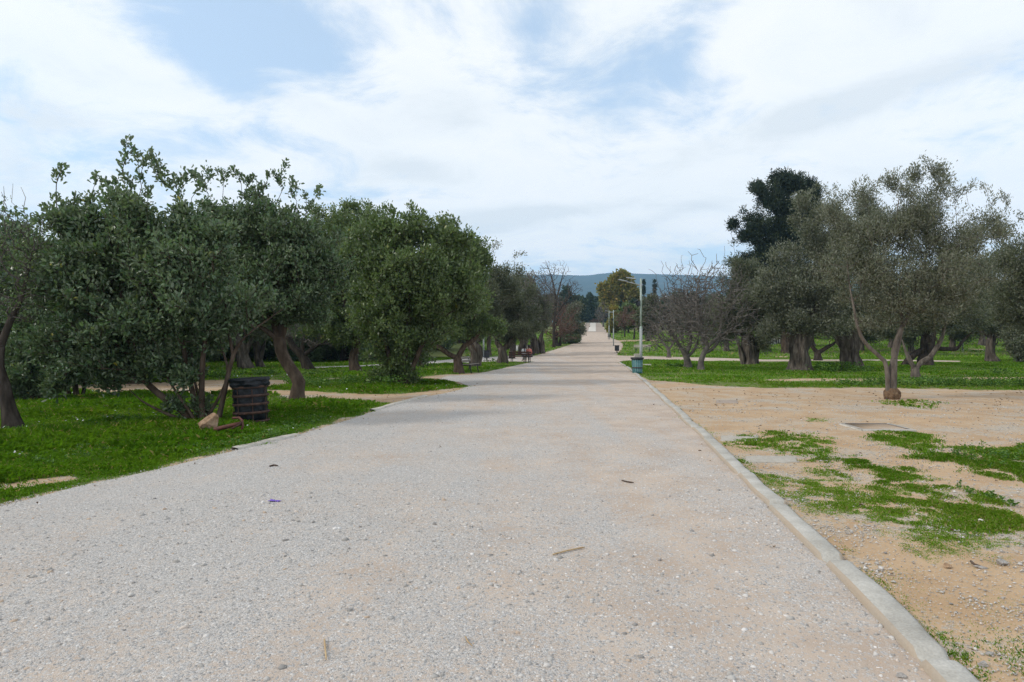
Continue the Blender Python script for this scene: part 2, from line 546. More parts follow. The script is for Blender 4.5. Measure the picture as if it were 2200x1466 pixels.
def soil_nodes(nt, tanA, tanB, grey, grey_bias, scale_patch, xgrad=0.0, tracks=False):
    """gravelly earth: patches of earth and stones, single stones at two sizes; returns colour and height"""
    L = nt.links
    tc = nd(nt, 'ShaderNodeTexCoord')
    co = tc.outputs['Object']
    n1 = nd(nt, 'ShaderNodeTexNoise'); n1.inputs['Scale'].default_value = scale_patch; n1.inputs['Detail'].default_value = 7; n1.inputs['Roughness'].default_value = .62
    L.new(co, n1.inputs['Vector'])
    sp = nd(nt, 'ShaderNodeSeparateXYZ'); L.new(co, sp.inputs[0])
    f = mth(nt, 'MULTIPLY_ADD', sp.outputs[0], xgrad, mth(nt, 'MULTIPLY_ADD', n1.outputs[0], .9 if tracks else 1.0, .05 if tracks else 0.0))
    if tracks:                                        # lines worn along the way people and carts go
        tm = nd(nt, 'ShaderNodeMapping'); tm.inputs['Rotation'].default_value = (0, 0, R(7)); tm.inputs['Scale'].default_value = (1.0, .06, 1)
        L.new(co, tm.inputs[0])
        tn = nd(nt, 'ShaderNodeTexNoise'); tn.inputs['Scale'].default_value = 1.5; tn.inputs['Detail'].default_value = 4
        L.new(tm.outputs[0], tn.inputs['Vector'])
        f = mth(nt, 'MULTIPLY_ADD', mth(nt, 'SUBTRACT', tn.outputs[0], .5), .5, f)
    n0 = nd(nt, 'ShaderNodeTexNoise'); n0.inputs['Scale'].default_value = 14; n0.inputs['Detail'].default_value = 5
    L.new(co, n0.inputs['Vector'])
    f = mth(nt, 'MULTIPLY_ADD', mth(nt, 'SUBTRACT', n0.outputs[0], .5), .55, f)
    fr = nd(nt, 'ShaderNodeMapRange'); fr.inputs[1].default_value = (.36 if tracks else .42) - grey_bias; fr.inputs[2].default_value = (.70 if tracks else .60) - grey_bias
    L.new(f, fr.inputs[0])
    gf_ = fr.outputs[0]
    v1 = nd(nt, 'ShaderNodeTexVoronoi'); v1.inputs['Scale'].default_value = 78; L.new(co, v1.inputs['Vector'])
    v2 = nd(nt, 'ShaderNodeTexVoronoi'); v2.inputs['Scale'].default_value = 190; L.new(co, v2.inputs['Vector'])
    n3 = nd(nt, 'ShaderNodeTexNoise'); n3.inputs['Scale'].default_value = 320; n3.inputs['Detail'].default_value = 3; L.new(co, n3.inputs['Vector'])
    s1 = nd(nt, 'ShaderNodeSeparateColor'); L.new(v1.outputs['Color'], s1.inputs[0])
    s2 = nd(nt, 'ShaderNodeSeparateColor'); L.new(v2.outputs['Color'], s2.inputs[0])
    big = mth(nt, 'GREATER_THAN', mth(nt, 'MULTIPLY_ADD', gf_, .55, s1.outputs[1]), .92)      # which cells hold a stone
    n5 = nd(nt, 'ShaderNodeTexNoise'); n5.inputs['Scale'].default_value = 1.6; n5.inputs['Detail'].default_value = 6; L.new(co, n5.inputs['Vector'])
    earth = mixc(nt, ramp(nt, [(.38, 0), (.64, 1)], n5.outputs[0]).outputs[0], tanA, tanB)
    earth = mixc(nt, .45, earth, ramp(nt, [(.3, .72), (.7, 1.22)], n3.outputs[0]).outputs[0], 'MULTIPLY')
    st1 = ramp(nt, [(0, (grey[0] * .55, grey[1] * .56, grey[2] * .57)), (.45, (grey[0] * .92, grey[1] * .92, grey[2] * .93)), (.8, grey), (1, (grey[0] * 1.35, grey[1] * 1.34, grey[2] * 1.32))], s1.outputs[0]).outputs[0]
    st2 = ramp(nt, [(0, (grey[0] * .56, grey[1] * .53, grey[2] * .50)), (.25, (grey[0] * .86, grey[1] * .85, grey[2] * .84)), (.6, (grey[0] * 1.04, grey[1] * 1.03, grey[2] * 1.02)), (1, (grey[0] * 1.42, grey[1] * 1.40, grey[2] * 1.37))], s2.outputs[0]).outputs[0]
    fine = mixc(nt, mth(nt, 'MULTIPLY_ADD', gf_, .75, .12), earth, st2)
    col = mixc(nt, mth(nt, 'MULTIPLY', big, .9), fine, st1)
    h1 = mth(nt, 'MULTIPLY', mth(nt, 'SUBTRACT', .6, v1.outputs['Distance']), mth(nt, 'MULTIPLY', big, 1.2))
    h2 = mth(nt, 'MULTIPLY', mth(nt, 'SUBTRACT', .6, v2.outputs['Distance']), mth(nt, 'MULTIPLY_ADD', gf_, .4, .2))
    h = mth(nt, 'ADD', mth(nt, 'ADD', h1, h2), mth(nt, 'MULTIPLY', n0.outputs[0], .8))
    return col, h, co


def bump_to(nt, b, h, strength, dist):
    bp = nd(nt, 'ShaderNodeBump'); bp.inputs['Strength'].default_value = strength; bp.inputs['Distance'].default_value = dist
    nt.links.new(h, bp.inputs['Height']); nt.links.new(bp.outputs[0], b.inputs['Normal'])


m, nt, b = newmat('earth')
col, h, co = soil_nodes(nt, (.385, .252, .14), (.475, .332, .20), (.43, .385, .325), -.07, .8)
ga = nd(nt, 'ShaderNodeAttribute', attribute_name='grass')
n4 = nd(nt, 'ShaderNodeTexNoise'); n4.inputs['Scale'].default_value = 9; n4.inputs['Detail'].default_value = 6; nt.links.new(co, n4.inputs['Vector'])
gm = nd(nt, 'ShaderNodeMapRange'); gm.inputs[1].default_value = .28; gm.inputs[2].default_value = .62
nt.links.new(mth(nt, 'MULTIPLY_ADD', mth(nt, 'SUBTRACT', n4.outputs[0], .5), .8, ga.outputs['Fac']), gm.inputs[0])
n6 = nd(nt, 'ShaderNodeTexNoise'); n6.inputs['Scale'].default_value = 1.1; n6.inputs['Detail'].default_value = 8; n6.inputs['Roughness'].default_value = .7; nt.links.new(co, n6.inputs['Vector'])
gcol = ramp(nt, [(.25, (.055, .075, .018)), (.5, (.06, .115, .012)), (.75, (.10, .18, .016))], n6.outputs[0]).outputs[0]
col = mixc(nt, mth(nt, 'MULTIPLY', gm.outputs[0], .82), col, gcol)
nt.links.new(col, b.inputs['Base Color']); b.inputs['Roughness'].default_value = .95; b.inputs['Specular IOR Level'].default_value = .15
bump_to(nt, b, h, .55, .014)
M['earth'] = m
ground = mesh_np('ground', np.stack([gx, gy, gzv], 1), [gf], M['earth'], attrs={'grass': gg}, smooth=True)
tag(ground, kind='structure')

m, nt, b = newmat('gravel_path')
col, h, co = soil_nodes(nt, (.40, .31, .24), (.495, .40, .32), (.475, .462, .448), .03, .5, -.034, tracks=True)
nt.links.new(col, b.inputs['Base Color']); b.inputs['Roughness'].default_value = .95; b.inputs['Specular IOR Level'].default_value = .15
bump_to(nt, b, h, .65, .014)
M['gravel_path'] = m


def sheet(name, poly, mat, off, jit=0.0, kind='structure'):
    """a flat sheet with a given plan outline laid on the terrain"""
    poly = np.array(poly, float)
    out = []
    for i in range(len(poly)):
        a = poly[i]; c = poly[(i + 1) % len(poly)]
        d = np.linalg.norm(c - a)
        st = max(.12, .02 * max(a[1], 2))
        k = max(1, int(d / st))
        for j in range(k):
            out.append(a + (c - a) * j / k)
    out = np.array(out)
    if jit:
        out[:, 0] += (vnoise(out[:, 0], out[:, 1], 2.2, 4, 5) - .5) * jit * 2
        out[:, 1] += (vnoise(out[:, 0], out[:, 1], 2.2, 4, 6) - .5) * jit * 2
    ymin, ymax = out[:, 1].min(), out[:, 1].max()
    pts = []
    y = ymin + .2
    while y < ymax:
        st = max(.45, .02 * max(y, 0))
        xs = np.arange(out[:, 0].min(), out[:, 0].max(), st)
        pts += [(x + .3 * st * math.sin(y * 7), y) for x in xs]
        y += st
    if pts:
        pts = np.array(pts)
        pts = pts[sdist(pts, out) > .25]
    else:
        pts = np.zeros((0, 2))
    n = len(out)
    allp = [Vector(p) for p in out] + [Vector(p) for p in pts]
    r = geometry.delaunay_2d_cdt(allp, [], [list(range(n))], 1, 1e-5)
    V = np.array([(v.x, v.y) for v in r[0]])
    fs = np.array([f for f in r[2] if len(f) == 3], np.int32)
    z = terr(V[:, 0], V[:, 1]) + off + .0002 * np.maximum(V[:, 1], 0)
    # faces upward
    a, bb, c = V[fs[:, 0]], V[fs[:, 1]], V[fs[:, 2]]
    flip = ((bb - a)[:, 0] * (c - a)[:, 1] - (bb - a)[:, 1] * (c - a)[:, 0]) < 0
    fs[flip] = fs[flip][:, ::-1]
    o = mesh_np(name, np.c_[V, z], [fs], mat, smooth=True)
    if kind: tag(o, kind=kind)
    return o


sheet('gravel_path', PATH, M['gravel_path'], .008, .05)

# paved strips on the far slope
M['paving_pale'] = pmat('paving_pale', [(.46, .43, .39), (.56, .53, .48)], 3, .9, .1, spec=.2)
M['paving_brown'] = pmat('paving_brown', [(.26, .215, .18), (.36, .30, .25)], 2.2, .9, .1, spec=.2)
sheet('paved_road', gp(dens([(1247, 714), (1253, 705), (1259, 694.2), (1287, 694.2), (1296, 704), (1304, 714)], 10)), M['paving_brown'], .03)
sheet('paved_strip', gp(dens([(1263.5, 713), (1268.5, 694.4), (1280, 694.4), (1280, 713)], 6)), M['paving_pale'], .05)

# kerb: one long cast-concrete edge, worn and chipped
KV, KF = [], []
rs = np.random.RandomState(3)
kp = [np.array(v) for v in kerb_w]
seg = [0.0]
for a, c in zip(kp, kp[1:]):
    seg.append(seg[-1] + np.linalg.norm(c - a))
seg = np.array(seg)
tt = []
t = 0.0
while t < seg[-1]:
    i = min(len(kp) - 2, np.searchsorted(seg, t, 'right') - 1)
    yy = kp[i][1]
    tt.append(t)
    t += max(.05, .010 * max(yy, 0))
kx = np.interp(tt, seg, [p[0] for p in kp]); ky = np.interp(tt, seg, [p[1] for p in kp])
tx = np.gradient(kx); ty = np.gradient(ky); ln = np.hypot(tx, ty); tx /= ln; ty /= ln
nx, ny = -ty, tx                                   # towards the earth side
sgn = np.where(nx > 0, 1, -1); nx *= sgn; ny *= sgn
wj = (vnoise(kx, ky, 1.3, 4, 8) - .5)
wl = (vnoise(kx, ky, .9, 4, 9) - .5)
chip = np.clip(vnoise(kx, ky, 2.6, 3, 10) - .62, 0, 1) * .35
joint = (np.abs((np.array(tt) % 1.5) - .75) > .705) * .012
KW = .185
prof = [(-.010, -.05), (-.004, .030), (.016, .052), (.09, .058), (.15, .057), (KW - .01, .045), (KW, -.05)]
rows = []
for (o, z) in prof:
    edge = o < .05
    oo = o + (wl * .03 if o < .1 else wj * .05) + (chip * .5 if edge else 0) - (chip[::-1] * .7 if o > .14 else 0)
    zz = z + wj * .025 - joint * 3.0 * (z > 0) - chip * .16 * (o < .03)
    oo = oo + .012 * np.sin(np.floor(np.array(tt) / 1.5) * 2.4)
    X = kx + nx * oo; Y = ky + ny * oo
    rows.append(np.stack([X, Y, terr(kx, ky) + zz], 1))
rows = np.stack(rows, 1)
kn, km = rows.shape[:2]
i = (np.arange(kn - 1)[:, None] * km + np.arange(km - 1)[None, :]).ravel()
kf = np.stack([i, i + km, i + km + 1, i + 1], 1)
m, nt, b = newmat('kerb_concrete')
tc = nd(nt, 'ShaderNodeTexCoord'); co = tc.outputs['Object']
n1 = nd(nt, 'ShaderNodeTexNoise'); n1.inputs['Scale'].default_value = 3; n1.inputs['Detail'].default_value = 8; n1.inputs['Roughness'].default_value = .65; nt.links.new(co, n1.inputs['Vector'])
n2 = nd(nt, 'ShaderNodeTexNoise'); n2.inputs['Scale'].default_value = 70; n2.inputs['Detail'].default_value = 5; nt.links.new(co, n2.inputs['Vector'])
c1 = ramp(nt, [(.3, (.29, .275, .245)), (.5, (.385, .37, .335)), (.7, (.47, .455, .42))], n1.outputs[0]).outputs[0]
c1 = mixc(nt, .7, c1, ramp(nt, [(.3, .78), (.7, 1.15)], n2.outputs[0]).outputs[0], 'MULTIPLY')
g = nd(nt, 'ShaderNodeNewGeometry')
sp = nd(nt, 'ShaderNodeSeparateXYZ'); nt.links.new(g.outputs['True Normal'], sp.inputs[0])
side = mth(nt, 'MULTIPLY', mth(nt, 'LESS_THAN', sp.outputs[2], .75), ramp(nt, [(.3, .45), (.6, .9)], n1.outputs[0]).outputs[0])
c1 = mixc(nt, side, c1, (.36, .285, .21))               # earth splashed on the upright face
nt.links.new(c1, b.inputs['Base Color']); b.inputs['Roughness'].default_value = .9; b.inputs['Specular IOR Level'].default_value = .2
bump_to(nt, b, n2.outputs[0], .5, .01)
M['kerb_concrete'] = m
tag(mesh_np('kerb', rows.reshape(-1, 3), [kf], m), kind='structure')

# half-buried edging on the left of the path
for q in ([(505, 968), (560, 955), (640, 937)], [(800, 884), (850, 869.5), (915, 851.5)]):
    w = [np.array(at(*p)) for p in dens(q, 12)]
    mbk = MB()
    V = []
    for k, p in enumerate(w):
        t = w[min(k + 1, len(w) - 1)] - w[max(k - 1, 0)]
        t /= np.linalg.norm(t)
        nn = np.array([t[1], -t[0], 0]) * (1 if t[1] > 0 else -1)
        j = rs.rand(4) * .02
        for (o, z) in ((-.07 - j[0], -.03), (-.06, .035 + j[1]), (.05, .03 + j[2]), (.065 + j[3], -.03)):
            V.append(p + nn * o + np.array([0, 0, z]))
    fs = [(a * 4 + c, a * 4 + 4 + c, a * 4 + 5 + c, a * 4 + 1 + c) for a in range(len(w) - 1) for c in range(3)]
    mbk.add(V, fs)
    tag(mbk.build('kerb_edging', M['concrete']), kind='structure')


# ------------------------------------------------------------------ leaf / blade scatter
def rot_frames(D, rng, roll=None):
    """orthonormal frames with given long axis D"""
    D = D / (np.linalg.norm(D, axis=1, keepdims=True) + 1e-9)
    ref = rng.normal(size=D.shape)
    N = ref - (ref * D).sum(1, keepdims=True) * D
    N /= (np.linalg.norm(N, axis=1, keepdims=True) + 1e-9)
    return D, N, np.cross(D, N)


def leaves_np(P, D, L, W, rng, six=False, upn=0.0, fold=.25):
    n = len(P)
    D = D / (np.linalg.norm(D, axis=1, keepdims=True) + 1e-9)
    ref = rng.normal(size=D.shape); ref[:, 2] += upn
    N = ref - (ref * D).sum(1, keepdims=True) * D
    N /= (np.linalg.norm(N, axis=1, keepdims=True) + 1e-9)
    S_ = np.cross(N, D)
    L = np.broadcast_to(L, (n,))[:, None]; W = np.broadcast_to(W, (n,))[:, None]
    if six:
        a = P; t = P + D * L - N * L * .12
        l1 = P + D * L * .3 + S_ * W * .45 + N * W * fold
        l2 = P + D * L * .78 + S_ * W * .40 + N * W * fold
        r1 = P + D * L * .3 - S_ * W * .45 + N * W * fold
        r2 = P + D * L * .78 - S_ * W * .40 + N * W * fold
        V = np.stack([a, r1, r2, t, l2, l1], 1).reshape(-1, 3)
        i = np.arange(n)[:, None] * 6
        Fq = np.concatenate([i + np.array([0, 1, 2, 3]), i + np.array([0, 3, 4, 5])])
        k = 6
    else:
        V = np.stack([P, P + D * L * .5 - S_ * W * .5, P + D * L, P + D * L * .5 + S_ * W * .5], 1).reshape(-1, 3)
        Fq = np.arange(n)[:, None] * 4 + np.array([0, 1, 2, 3])
        k = 4
    return V, Fq.astype(np.int32), k


# ------------------------------------------------------------------ tree grower
def catmull(P, step):
    P = np.asarray(P, float)
    if len(P) == 2:
        n = max(2, int(np.linalg.norm(P[1, :3] - P[0, :3]) / step) + 1)
        t = np.linspace(0, 1, n)[:, None]
        return P[0] * (1 - t) + P[1] * t
    Q = np.vstack([2 * P[0] - P[1], P, 2 * P[-1] - P[-2]])
    out = []
    for i in range(1, len(Q) - 2):
        n = max(1, int(np.linalg.norm(Q[i + 1, :3] - Q[i, :3]) / step))
        for k in range(n):
            t = k / n
            out.append(.5 * (2 * Q[i] + (Q[i + 1] - Q[i - 1]) * t + (2 * Q[i - 1] - 5 * Q[i] + 4 * Q[i + 1] - Q[i + 2]) * t * t
                             + (3 * Q[i] - Q[i - 1] - 3 * Q[i + 1] + Q[i + 2]) * t ** 3))
    out.append(Q[-2])
    return np.array(out)


def fluted(P, Rr, sides, flute, seed, lob=4):
    """old-wood loft: ridges that wander round the trunk"""
    k = len(P)
    T = np.gradient(P, axis=0); T /= (np.linalg.norm(T, axis=1, keepdims=True) + 1e-9)
    d = P[-1] - P[0]
    ref = np.array([1.0, 0.2, 0]) if abs(d[2]) > .5 * np.linalg.norm(d) else np.array([0, 0.2, 1.0])
    N = ref - (T @ ref)[:, None] * T; N /= (np.linalg.norm(N, axis=1, keepdims=True) + 1e-9)
    B = np.cross(T, N)
    a = np.arange(sides) * 2 * math.pi / sides
    s = np.concatenate([[0], np.cumsum(np.linalg.norm(np.diff(P, axis=0), axis=1))])
    rr = np.random.RandomState(seed)
    ph = rr.rand(6) * 6.28
    u = s[:, None]
    mod = (np.sin(lob * a + ph[0] + 1.1 * u) * .5 + np.sin((lob + 3) * a + ph[1] - .9 * u) * .3 + np.sin((2 * lob + 5) * a + ph[2] + 1.7 * u) * .25
           + np.sin(2 * a + ph[3] + 2.3 * u) * .4 + .5 * np.sin(5.1 * u + ph[4] + a))
    Rm = Rr[:, None] * (1 + flute * mod + flute * .3 * np.sin(9 * a + 3.1 * u + ph[5]) + .025 * rr.normal(size=(k, sides)))
    V = P[:, None, :] + Rm[:, :, None] * (np.cos(a)[None, :, None] * N[:, None, :] + np.sin(a)[None, :, None] * B[:, None, :])
    i = np.arange(k - 1)[:, None] * sides; j = np.arange(sides)[None, :]; j2 = (j + 1) % sides
    Fq = np.stack([i + j, i + j2, i + sides + j2, i + sides + j], -1).reshape(-1, 4)
    V = V.reshape(-1, 3)
    n0 = len(V)
    V = np.vstack([V, P[-1] + T[-1] * Rr[-1] * .4])
    top = (k - 1) * sides
    cap = np.stack([top + np.arange(sides), top + (np.arange(sides) + 1) % sides, np.full(sides, n0)], 1)
    return V, Fq, cap


def build_tree(name, label, cat, base, trunks, crown, leaf=None, n=600, seed=1, bark='bark_olive', twig=None, tip=.005, bf=.35, flute=.1,
               per=40, ll=.07, lw=.02, sig=.16, six=False, upl=.35, shoots=(), group=None, clump=22, cs=.16, pipe=.40, jit=.10, upn=.8,
               wild=1.0, shoot_leaf=46, burl=None, twigpart=False, cutz=None, lob=4, shell=.42):
    """base: world point. trunks: polylines (x, y, z, r) in metres from base. crown: ellipsoids (x, y, z, rx, ry, rz)."""
    rng = np.random.RandomState(seed)
    root = empty(name, base, 0, label, cat, group)
    P = []; par = []; rad = []; plen = []; seedpaths = []
    for pl in trunks:
        c = catmull(pl, .16)
        if P:
            u = np.linspace(0, 1, len(c))
            c[:, 3] *= 1 - .72 * np.clip((u - .35) / .65, 0, 1)
        idx = []
        if P:
            A = np.array(P)
            pi = int(np.argmin(np.linalg.norm(A - c[0, :3], axis=1)))
        else:
            pi = -1
        for q in c:
            P.append(q[:3]); rad.append(max(q[3], tip)); par.append(pi)
            plen.append(0 if pi < 0 else plen[pi] + np.linalg.norm(q[:3] - P[pi]))
            pi = len(P) - 1
            idx.append(pi)
        seedpaths.append(idx)
    ns = len(P)
    # targets in clumps through the crown volume
    E = np.array(crown, float)
    vol = (E[:, 3] * E[:, 4] * E[:, 5]) ** .8
    nc = max(3, n // clump)
    which = rng.choice(len(E), nc, p=vol / vol.sum())
    v = rng.normal(size=(nc, 3)); v /= np.linalg.norm(v, axis=1, keepdims=True)
    v *= (rng.rand(nc) ** shell)[:, None]
    C = E[which, :3] + v * E[which, 3:]
    w2 = rng.randint(0, nc, n)
    Tg = C[w2] + np.clip(rng.normal(size=(n, 3)), -1.7, 1.7) * E[which[w2], 3:] * cs
    floor = .22 if cutz is None else cutz
    Tg = Tg[Tg[:, 2] > floor]
    sh = np.zeros(len(Tg), bool)
    if len(shoots):
        Tg = np.vstack([Tg, np.array(shoots, float)])
        sh = np.concatenate([sh, np.ones(len(shoots), bool)])
    A = np.array(P)
    d0 = np.min(np.linalg.norm(Tg[:, None, :] - A[None, ::3, :], axis=2), axis=1)
    d0[sh] += 99
    order = np.argsort(d0)
    cap = ns + len(Tg) * 7 + 10
    PA = np.zeros((cap, 3)); PA[:ns] = A
    PL = np.zeros(cap); PL[:ns] = plen
    par = par + [0] * (cap - ns)
    k = ns
    attach_ok = np.ones(cap, bool)
    # do not sprout from the lowest part of the trunk
    zmin = np.quantile(A[:, 2], .45) if len(trunks) == 1 else np.quantile(A[:, 2], .35)
    attach_ok[:ns] = A[:, 2] >= min(zmin, Tg[:, 2].min() + .8)
    tipidx = []; isshoot = []
    for o in order:
        t = Tg[o]
        dv = t - PA[:k]
        ds = np.sqrt((dv * dv).sum(1))
        cost = ds + bf * PL[:k] + np.where(attach_ok[:k], 0, 50) + np.maximum(0, -dv[:, 2] - .1) * .3 * wild
        if sh[o]:
            cost = ds + 2.2 * np.hypot(dv[:, 0], dv[:, 1]) + np.where(dv[:, 2] > .15, 0, 30) + np.where(attach_ok[:k], 0, 50)
        i = int(np.argmin(cost))
        L = ds[i]
        m_ = int(min(6, max(1, round(L / .28))))
        prev = i
        a = PA[i].copy()
        bow = rng.normal(size=3) * L * jit
        bow[2] += .10 * L
        for q in range(1, m_ + 1):
            f = q / m_
            p = a + (t - a) * f + bow * math.sin(math.pi * f) + (rng.normal(size=3) * .02 if q < m_ else 0)
            PA[k] = p; par[k] = prev; PL[k] = PL[prev] + np.linalg.norm(p - PA[prev])
            prev = k; k += 1
        tipidx.append(prev); isshoot.append(sh[o])
    PA = PA[:k]; par = np.array(par[:k])
    cnt = np.zeros(k)
    haschild = np.zeros(k, bool)
    haschild[par[ns:]] = True
    for i in range(k - 1, ns - 1, -1):
        if not haschild[i]:
            cnt[i] += 1
        cnt[par[i]] += cnt[i]
    r = np.maximum(tip * np.maximum(cnt, 1) ** pipe, tip)
    # taper towards each free tip
    r[:ns] = rad[:ns]
    lim = np.full(k, 1e9)
    for i in range(ns, k):
        pr = par[i]
        r[i] = min(r[i], r[pr] * .97)
    # chains
    kids = [[] for _ in range(k)]
    for i in range(ns, k):
        kids[par[i]].append(i)
    Vt, Ft, n0 = [], {4: [], 3: []}, 0
    Vc, Fc, n1 = [], [], 0
    for si, idx in enumerate(seedpaths):
        pp = PA[idx]; rr = r[idx].copy()
        if si == 0 or pp[0, 2] < .35:
            pp = np.vstack([pp[0] - np.array([0, 0, .25]), pp]); rr = np.concatenate([[rr[0] * 1.12], rr])
        if si == 0 and flute < .17:
            rr = rr * (1 + .38 * np.exp(-np.maximum(pp[:, 2], 0) / (1.6 * rr[1] + .02)))
        sides = 28 if rr.max() > .18 else (14 if rr.max() > .05 else 8)
        V, Fq, cp = fluted(pp, rr, sides, flute, seed + si, lob)
        Ft[4].append(Fq + n0); Ft[3].append(cp + n0); Vt.append(V); n0 += len(V)
    used = np.zeros(k, bool)
    for i in range(ns, k):
        pr = par[i]
        big = None
        if pr >= ns and kids[pr]:
            big = max(kids[pr], key=lambda q: cnt[q])
        if big == i:
            continue
        chain = [pr, i]
        c = i
        while kids[c]:
            c = max(kids[c], key=lambda q: cnt[q])
            chain.append(c)
        pp = PA[chain]; rr = r[chain].copy(); rr[0] = min(rr[0], rr[1] * 1.25)
        rr[-1] *= .6
        mx = rr.max()
        sides = 8 if mx > .05 else (5 if mx > .018 else 3)
        V, Fq = tube_np(pp, rr, sides)
        if twigpart:
            Fc.append(Fq + n1); Vc.append(V); n1 += len(V)
        else:
            Ft[4].append(Fq + n0); Vt.append(V); n0 += len(V)
    faces = [np.concatenate(Ft[4])] + ([np.concatenate(Ft[3])] if Ft[3] else [])
    tr = mesh_np('trunk', np.concatenate(Vt), faces, M[bark], root, smooth=True)
    if twigpart and Vc:
        mesh_np('crown', np.concatenate(Vc), [np.concatenate(Fc)], M[twig or 'twig_grey'], root, smooth=True)
    if leaf:
        tips = np.array(tipidx); shm = np.array(isshoot)
        dirv = PA[tips] - PA[par[tips]]
        dirv /= (np.linalg.norm(dirv, axis=1, keepdims=True) + 1e-9)
        reps = np.where(shm, shoot_leaf, per)
        ti = np.repeat(np.arange(len(tips)), reps)
        dd = dirv[ti]
        back = rng.rand(len(ti)) ** 1.3
        off = rng.normal(size=(len(ti), 3)) * sig * .55
        s_ = shm[ti]
        off[s_] *= .62
        pos = PA[tips][ti] - dd * (back * sig * 1.5)[:, None] + off + np.array([0, 0, sig * .15])
        ld = dd * .5 + rng.normal(size=dd.shape) * .7
        ld += off / (sig + 1e-6) * .6
        ld[:, 2] += upl
        sz = .65 + .7 * rng.rand(len(ti))
        okz = pos[:, 2] > .04
        pos, ld, sz, ti2 = pos[okz], ld[okz], sz[okz], ti[okz]
        V, Fq, kk = leaves_np(pos, ld, ll * sz, lw * sz, rng, six, upn)
        ct = rng.rand(len(tips))
        tint = np.clip(.5 * ct[ti2] + .5 * rng.rand(len(ti2)) , 0, 1)
        tint = np.where(rng.rand(len(tint)) < .004, 1.0, tint * .97)
        mesh_np('crown', V, [Fq], M[leaf], root, attrs={'tint': np.repeat(tint, kk)})
    if burl:
        V, Fq, cp = fluted(np.array([[0, 0, -.1], [0, 0, 0.0], [0, 0, burl[1] * .35], [0, 0, burl[1] * .7], [0.0, 0, burl[1]], [0.0, 0, burl[1] * 1.08]]),
                           np.array([burl[0] * .9, burl[0] * 1.0, burl[0] * 1.12, burl[0] * 1.08, burl[0] * .8, burl[0] * .4]), 28, .13, seed + 91, 5)
        mesh_np('burl', V, [Fq, cp], M['burl'], tr, smooth=True)
    return root


def px_tree(name, label, cat, px, py, trunks, crown, D=None, deep=.85, shoots=(), ts=1.0, **kw):
    """tree described by photo pixels at the depth of its base"""
    b_ = at(px, py) if D is None else on_ground(px, D)
    d = b_.y; s = d / F
    def loc(q):
        x = (q[0] - CX) * s - b_.x
        z = HC - (q[1] - CY) * s - b_.z
        return x, z
    T = []
    for ti, pl in enumerate(trunks):
        L = []
        for j, q in enumerate(pl):
            x, z = loc(q)
            y = q[3] * s if len(q) > 3 else 0
            if ti == 0 and j == 0: z = 0.0
            L.append((x, y, z, q[2] * s * ts))
        T.append(L)
    E = []
    for q in crown:
        x, z = loc(q)
        y = q[4] * s if len(q) > 4 else 0
        E.append((x, y, z, q[2] * s, q[2] * s * deep, q[3] * s))
    SH = []
    for q in shoots:
        x, z = loc(q)
        SH.append((x, (q[2] if len(q) > 2 else 0) * s, z))
    return build_tree(name, label, cat, b_, T, E, shoots=SH, **kw)


def copy_tree(src, loc, rz, sc, label, group=None):
    r = src.copy(); COL.objects.link(r)
    r.location = loc; r.rotation_euler = (0, 0, rz); r.scale = (sc, sc, sc)
    r['label'] = label
    if group: r['group'] = group
    for ch in list(src.children):
        c = ch.copy(); COL.objects.link(c); c.parent = r
    return r

# ------------------------------------------------------------------ trees on the left of the path
CAROB = dict(leaf='leaf_carob', bark='bark_carob', ll=.086, lw=.045, six=True, per=16, sig=.12, upl=.7, cs=.17, tip=.0065, shoot_leaf=34)
CAROB_G = dict(CAROB, leaf='leaf_green')
OLIVE = dict(leaf='leaf_olive', bark='bark_olive', ll=.075, lw=.021, per=52, sig=.19, upl=.45, upn=.4)
OLIVE_D = dict(OLIVE, leaf='leaf_olive_dark')

px_tree('bare_tree', 'thin leaning tree with bare grey twigs at the left edge of the lawn', 'tree', 30, 922,
        [[(30, 922, 14), (20, 880, 12.5), (8, 830, 12), (-4, 790, 11), (0, 745, 10)],
         [(0, 745, 8), (22, 690, 6.5), (44, 645, 5.5), (56, 600, 5), (70, 540, 4)],
         [(0, 745, 8), (-12, 690, 7), (-30, 630, 6), (-34, 560, 5)],
         [(26, 905, 8, 3), (0, 850, 7, 8), (-30, 800, 6, 10)]],
        [(-10, 540, 90, 110), (35, 500, 70, 80), (-60, 600, 80, 120), (75, 580, 40, 70), (30, 640, 90, 60)],
        seed=21, n=1500, clump=14, bark='bark_dark', twig='twig_dark', twigpart=True, tip=.0050, leaf='leaf_green', per=2, ll=.05, lw=.025, sig=.12, jit=.14, bf=.25, cs=.2, pipe=.43,
        shoots=[(8, 400), (45, 402), (-20, 410), (55, 425), (28, 395)], shoot_leaf=0)

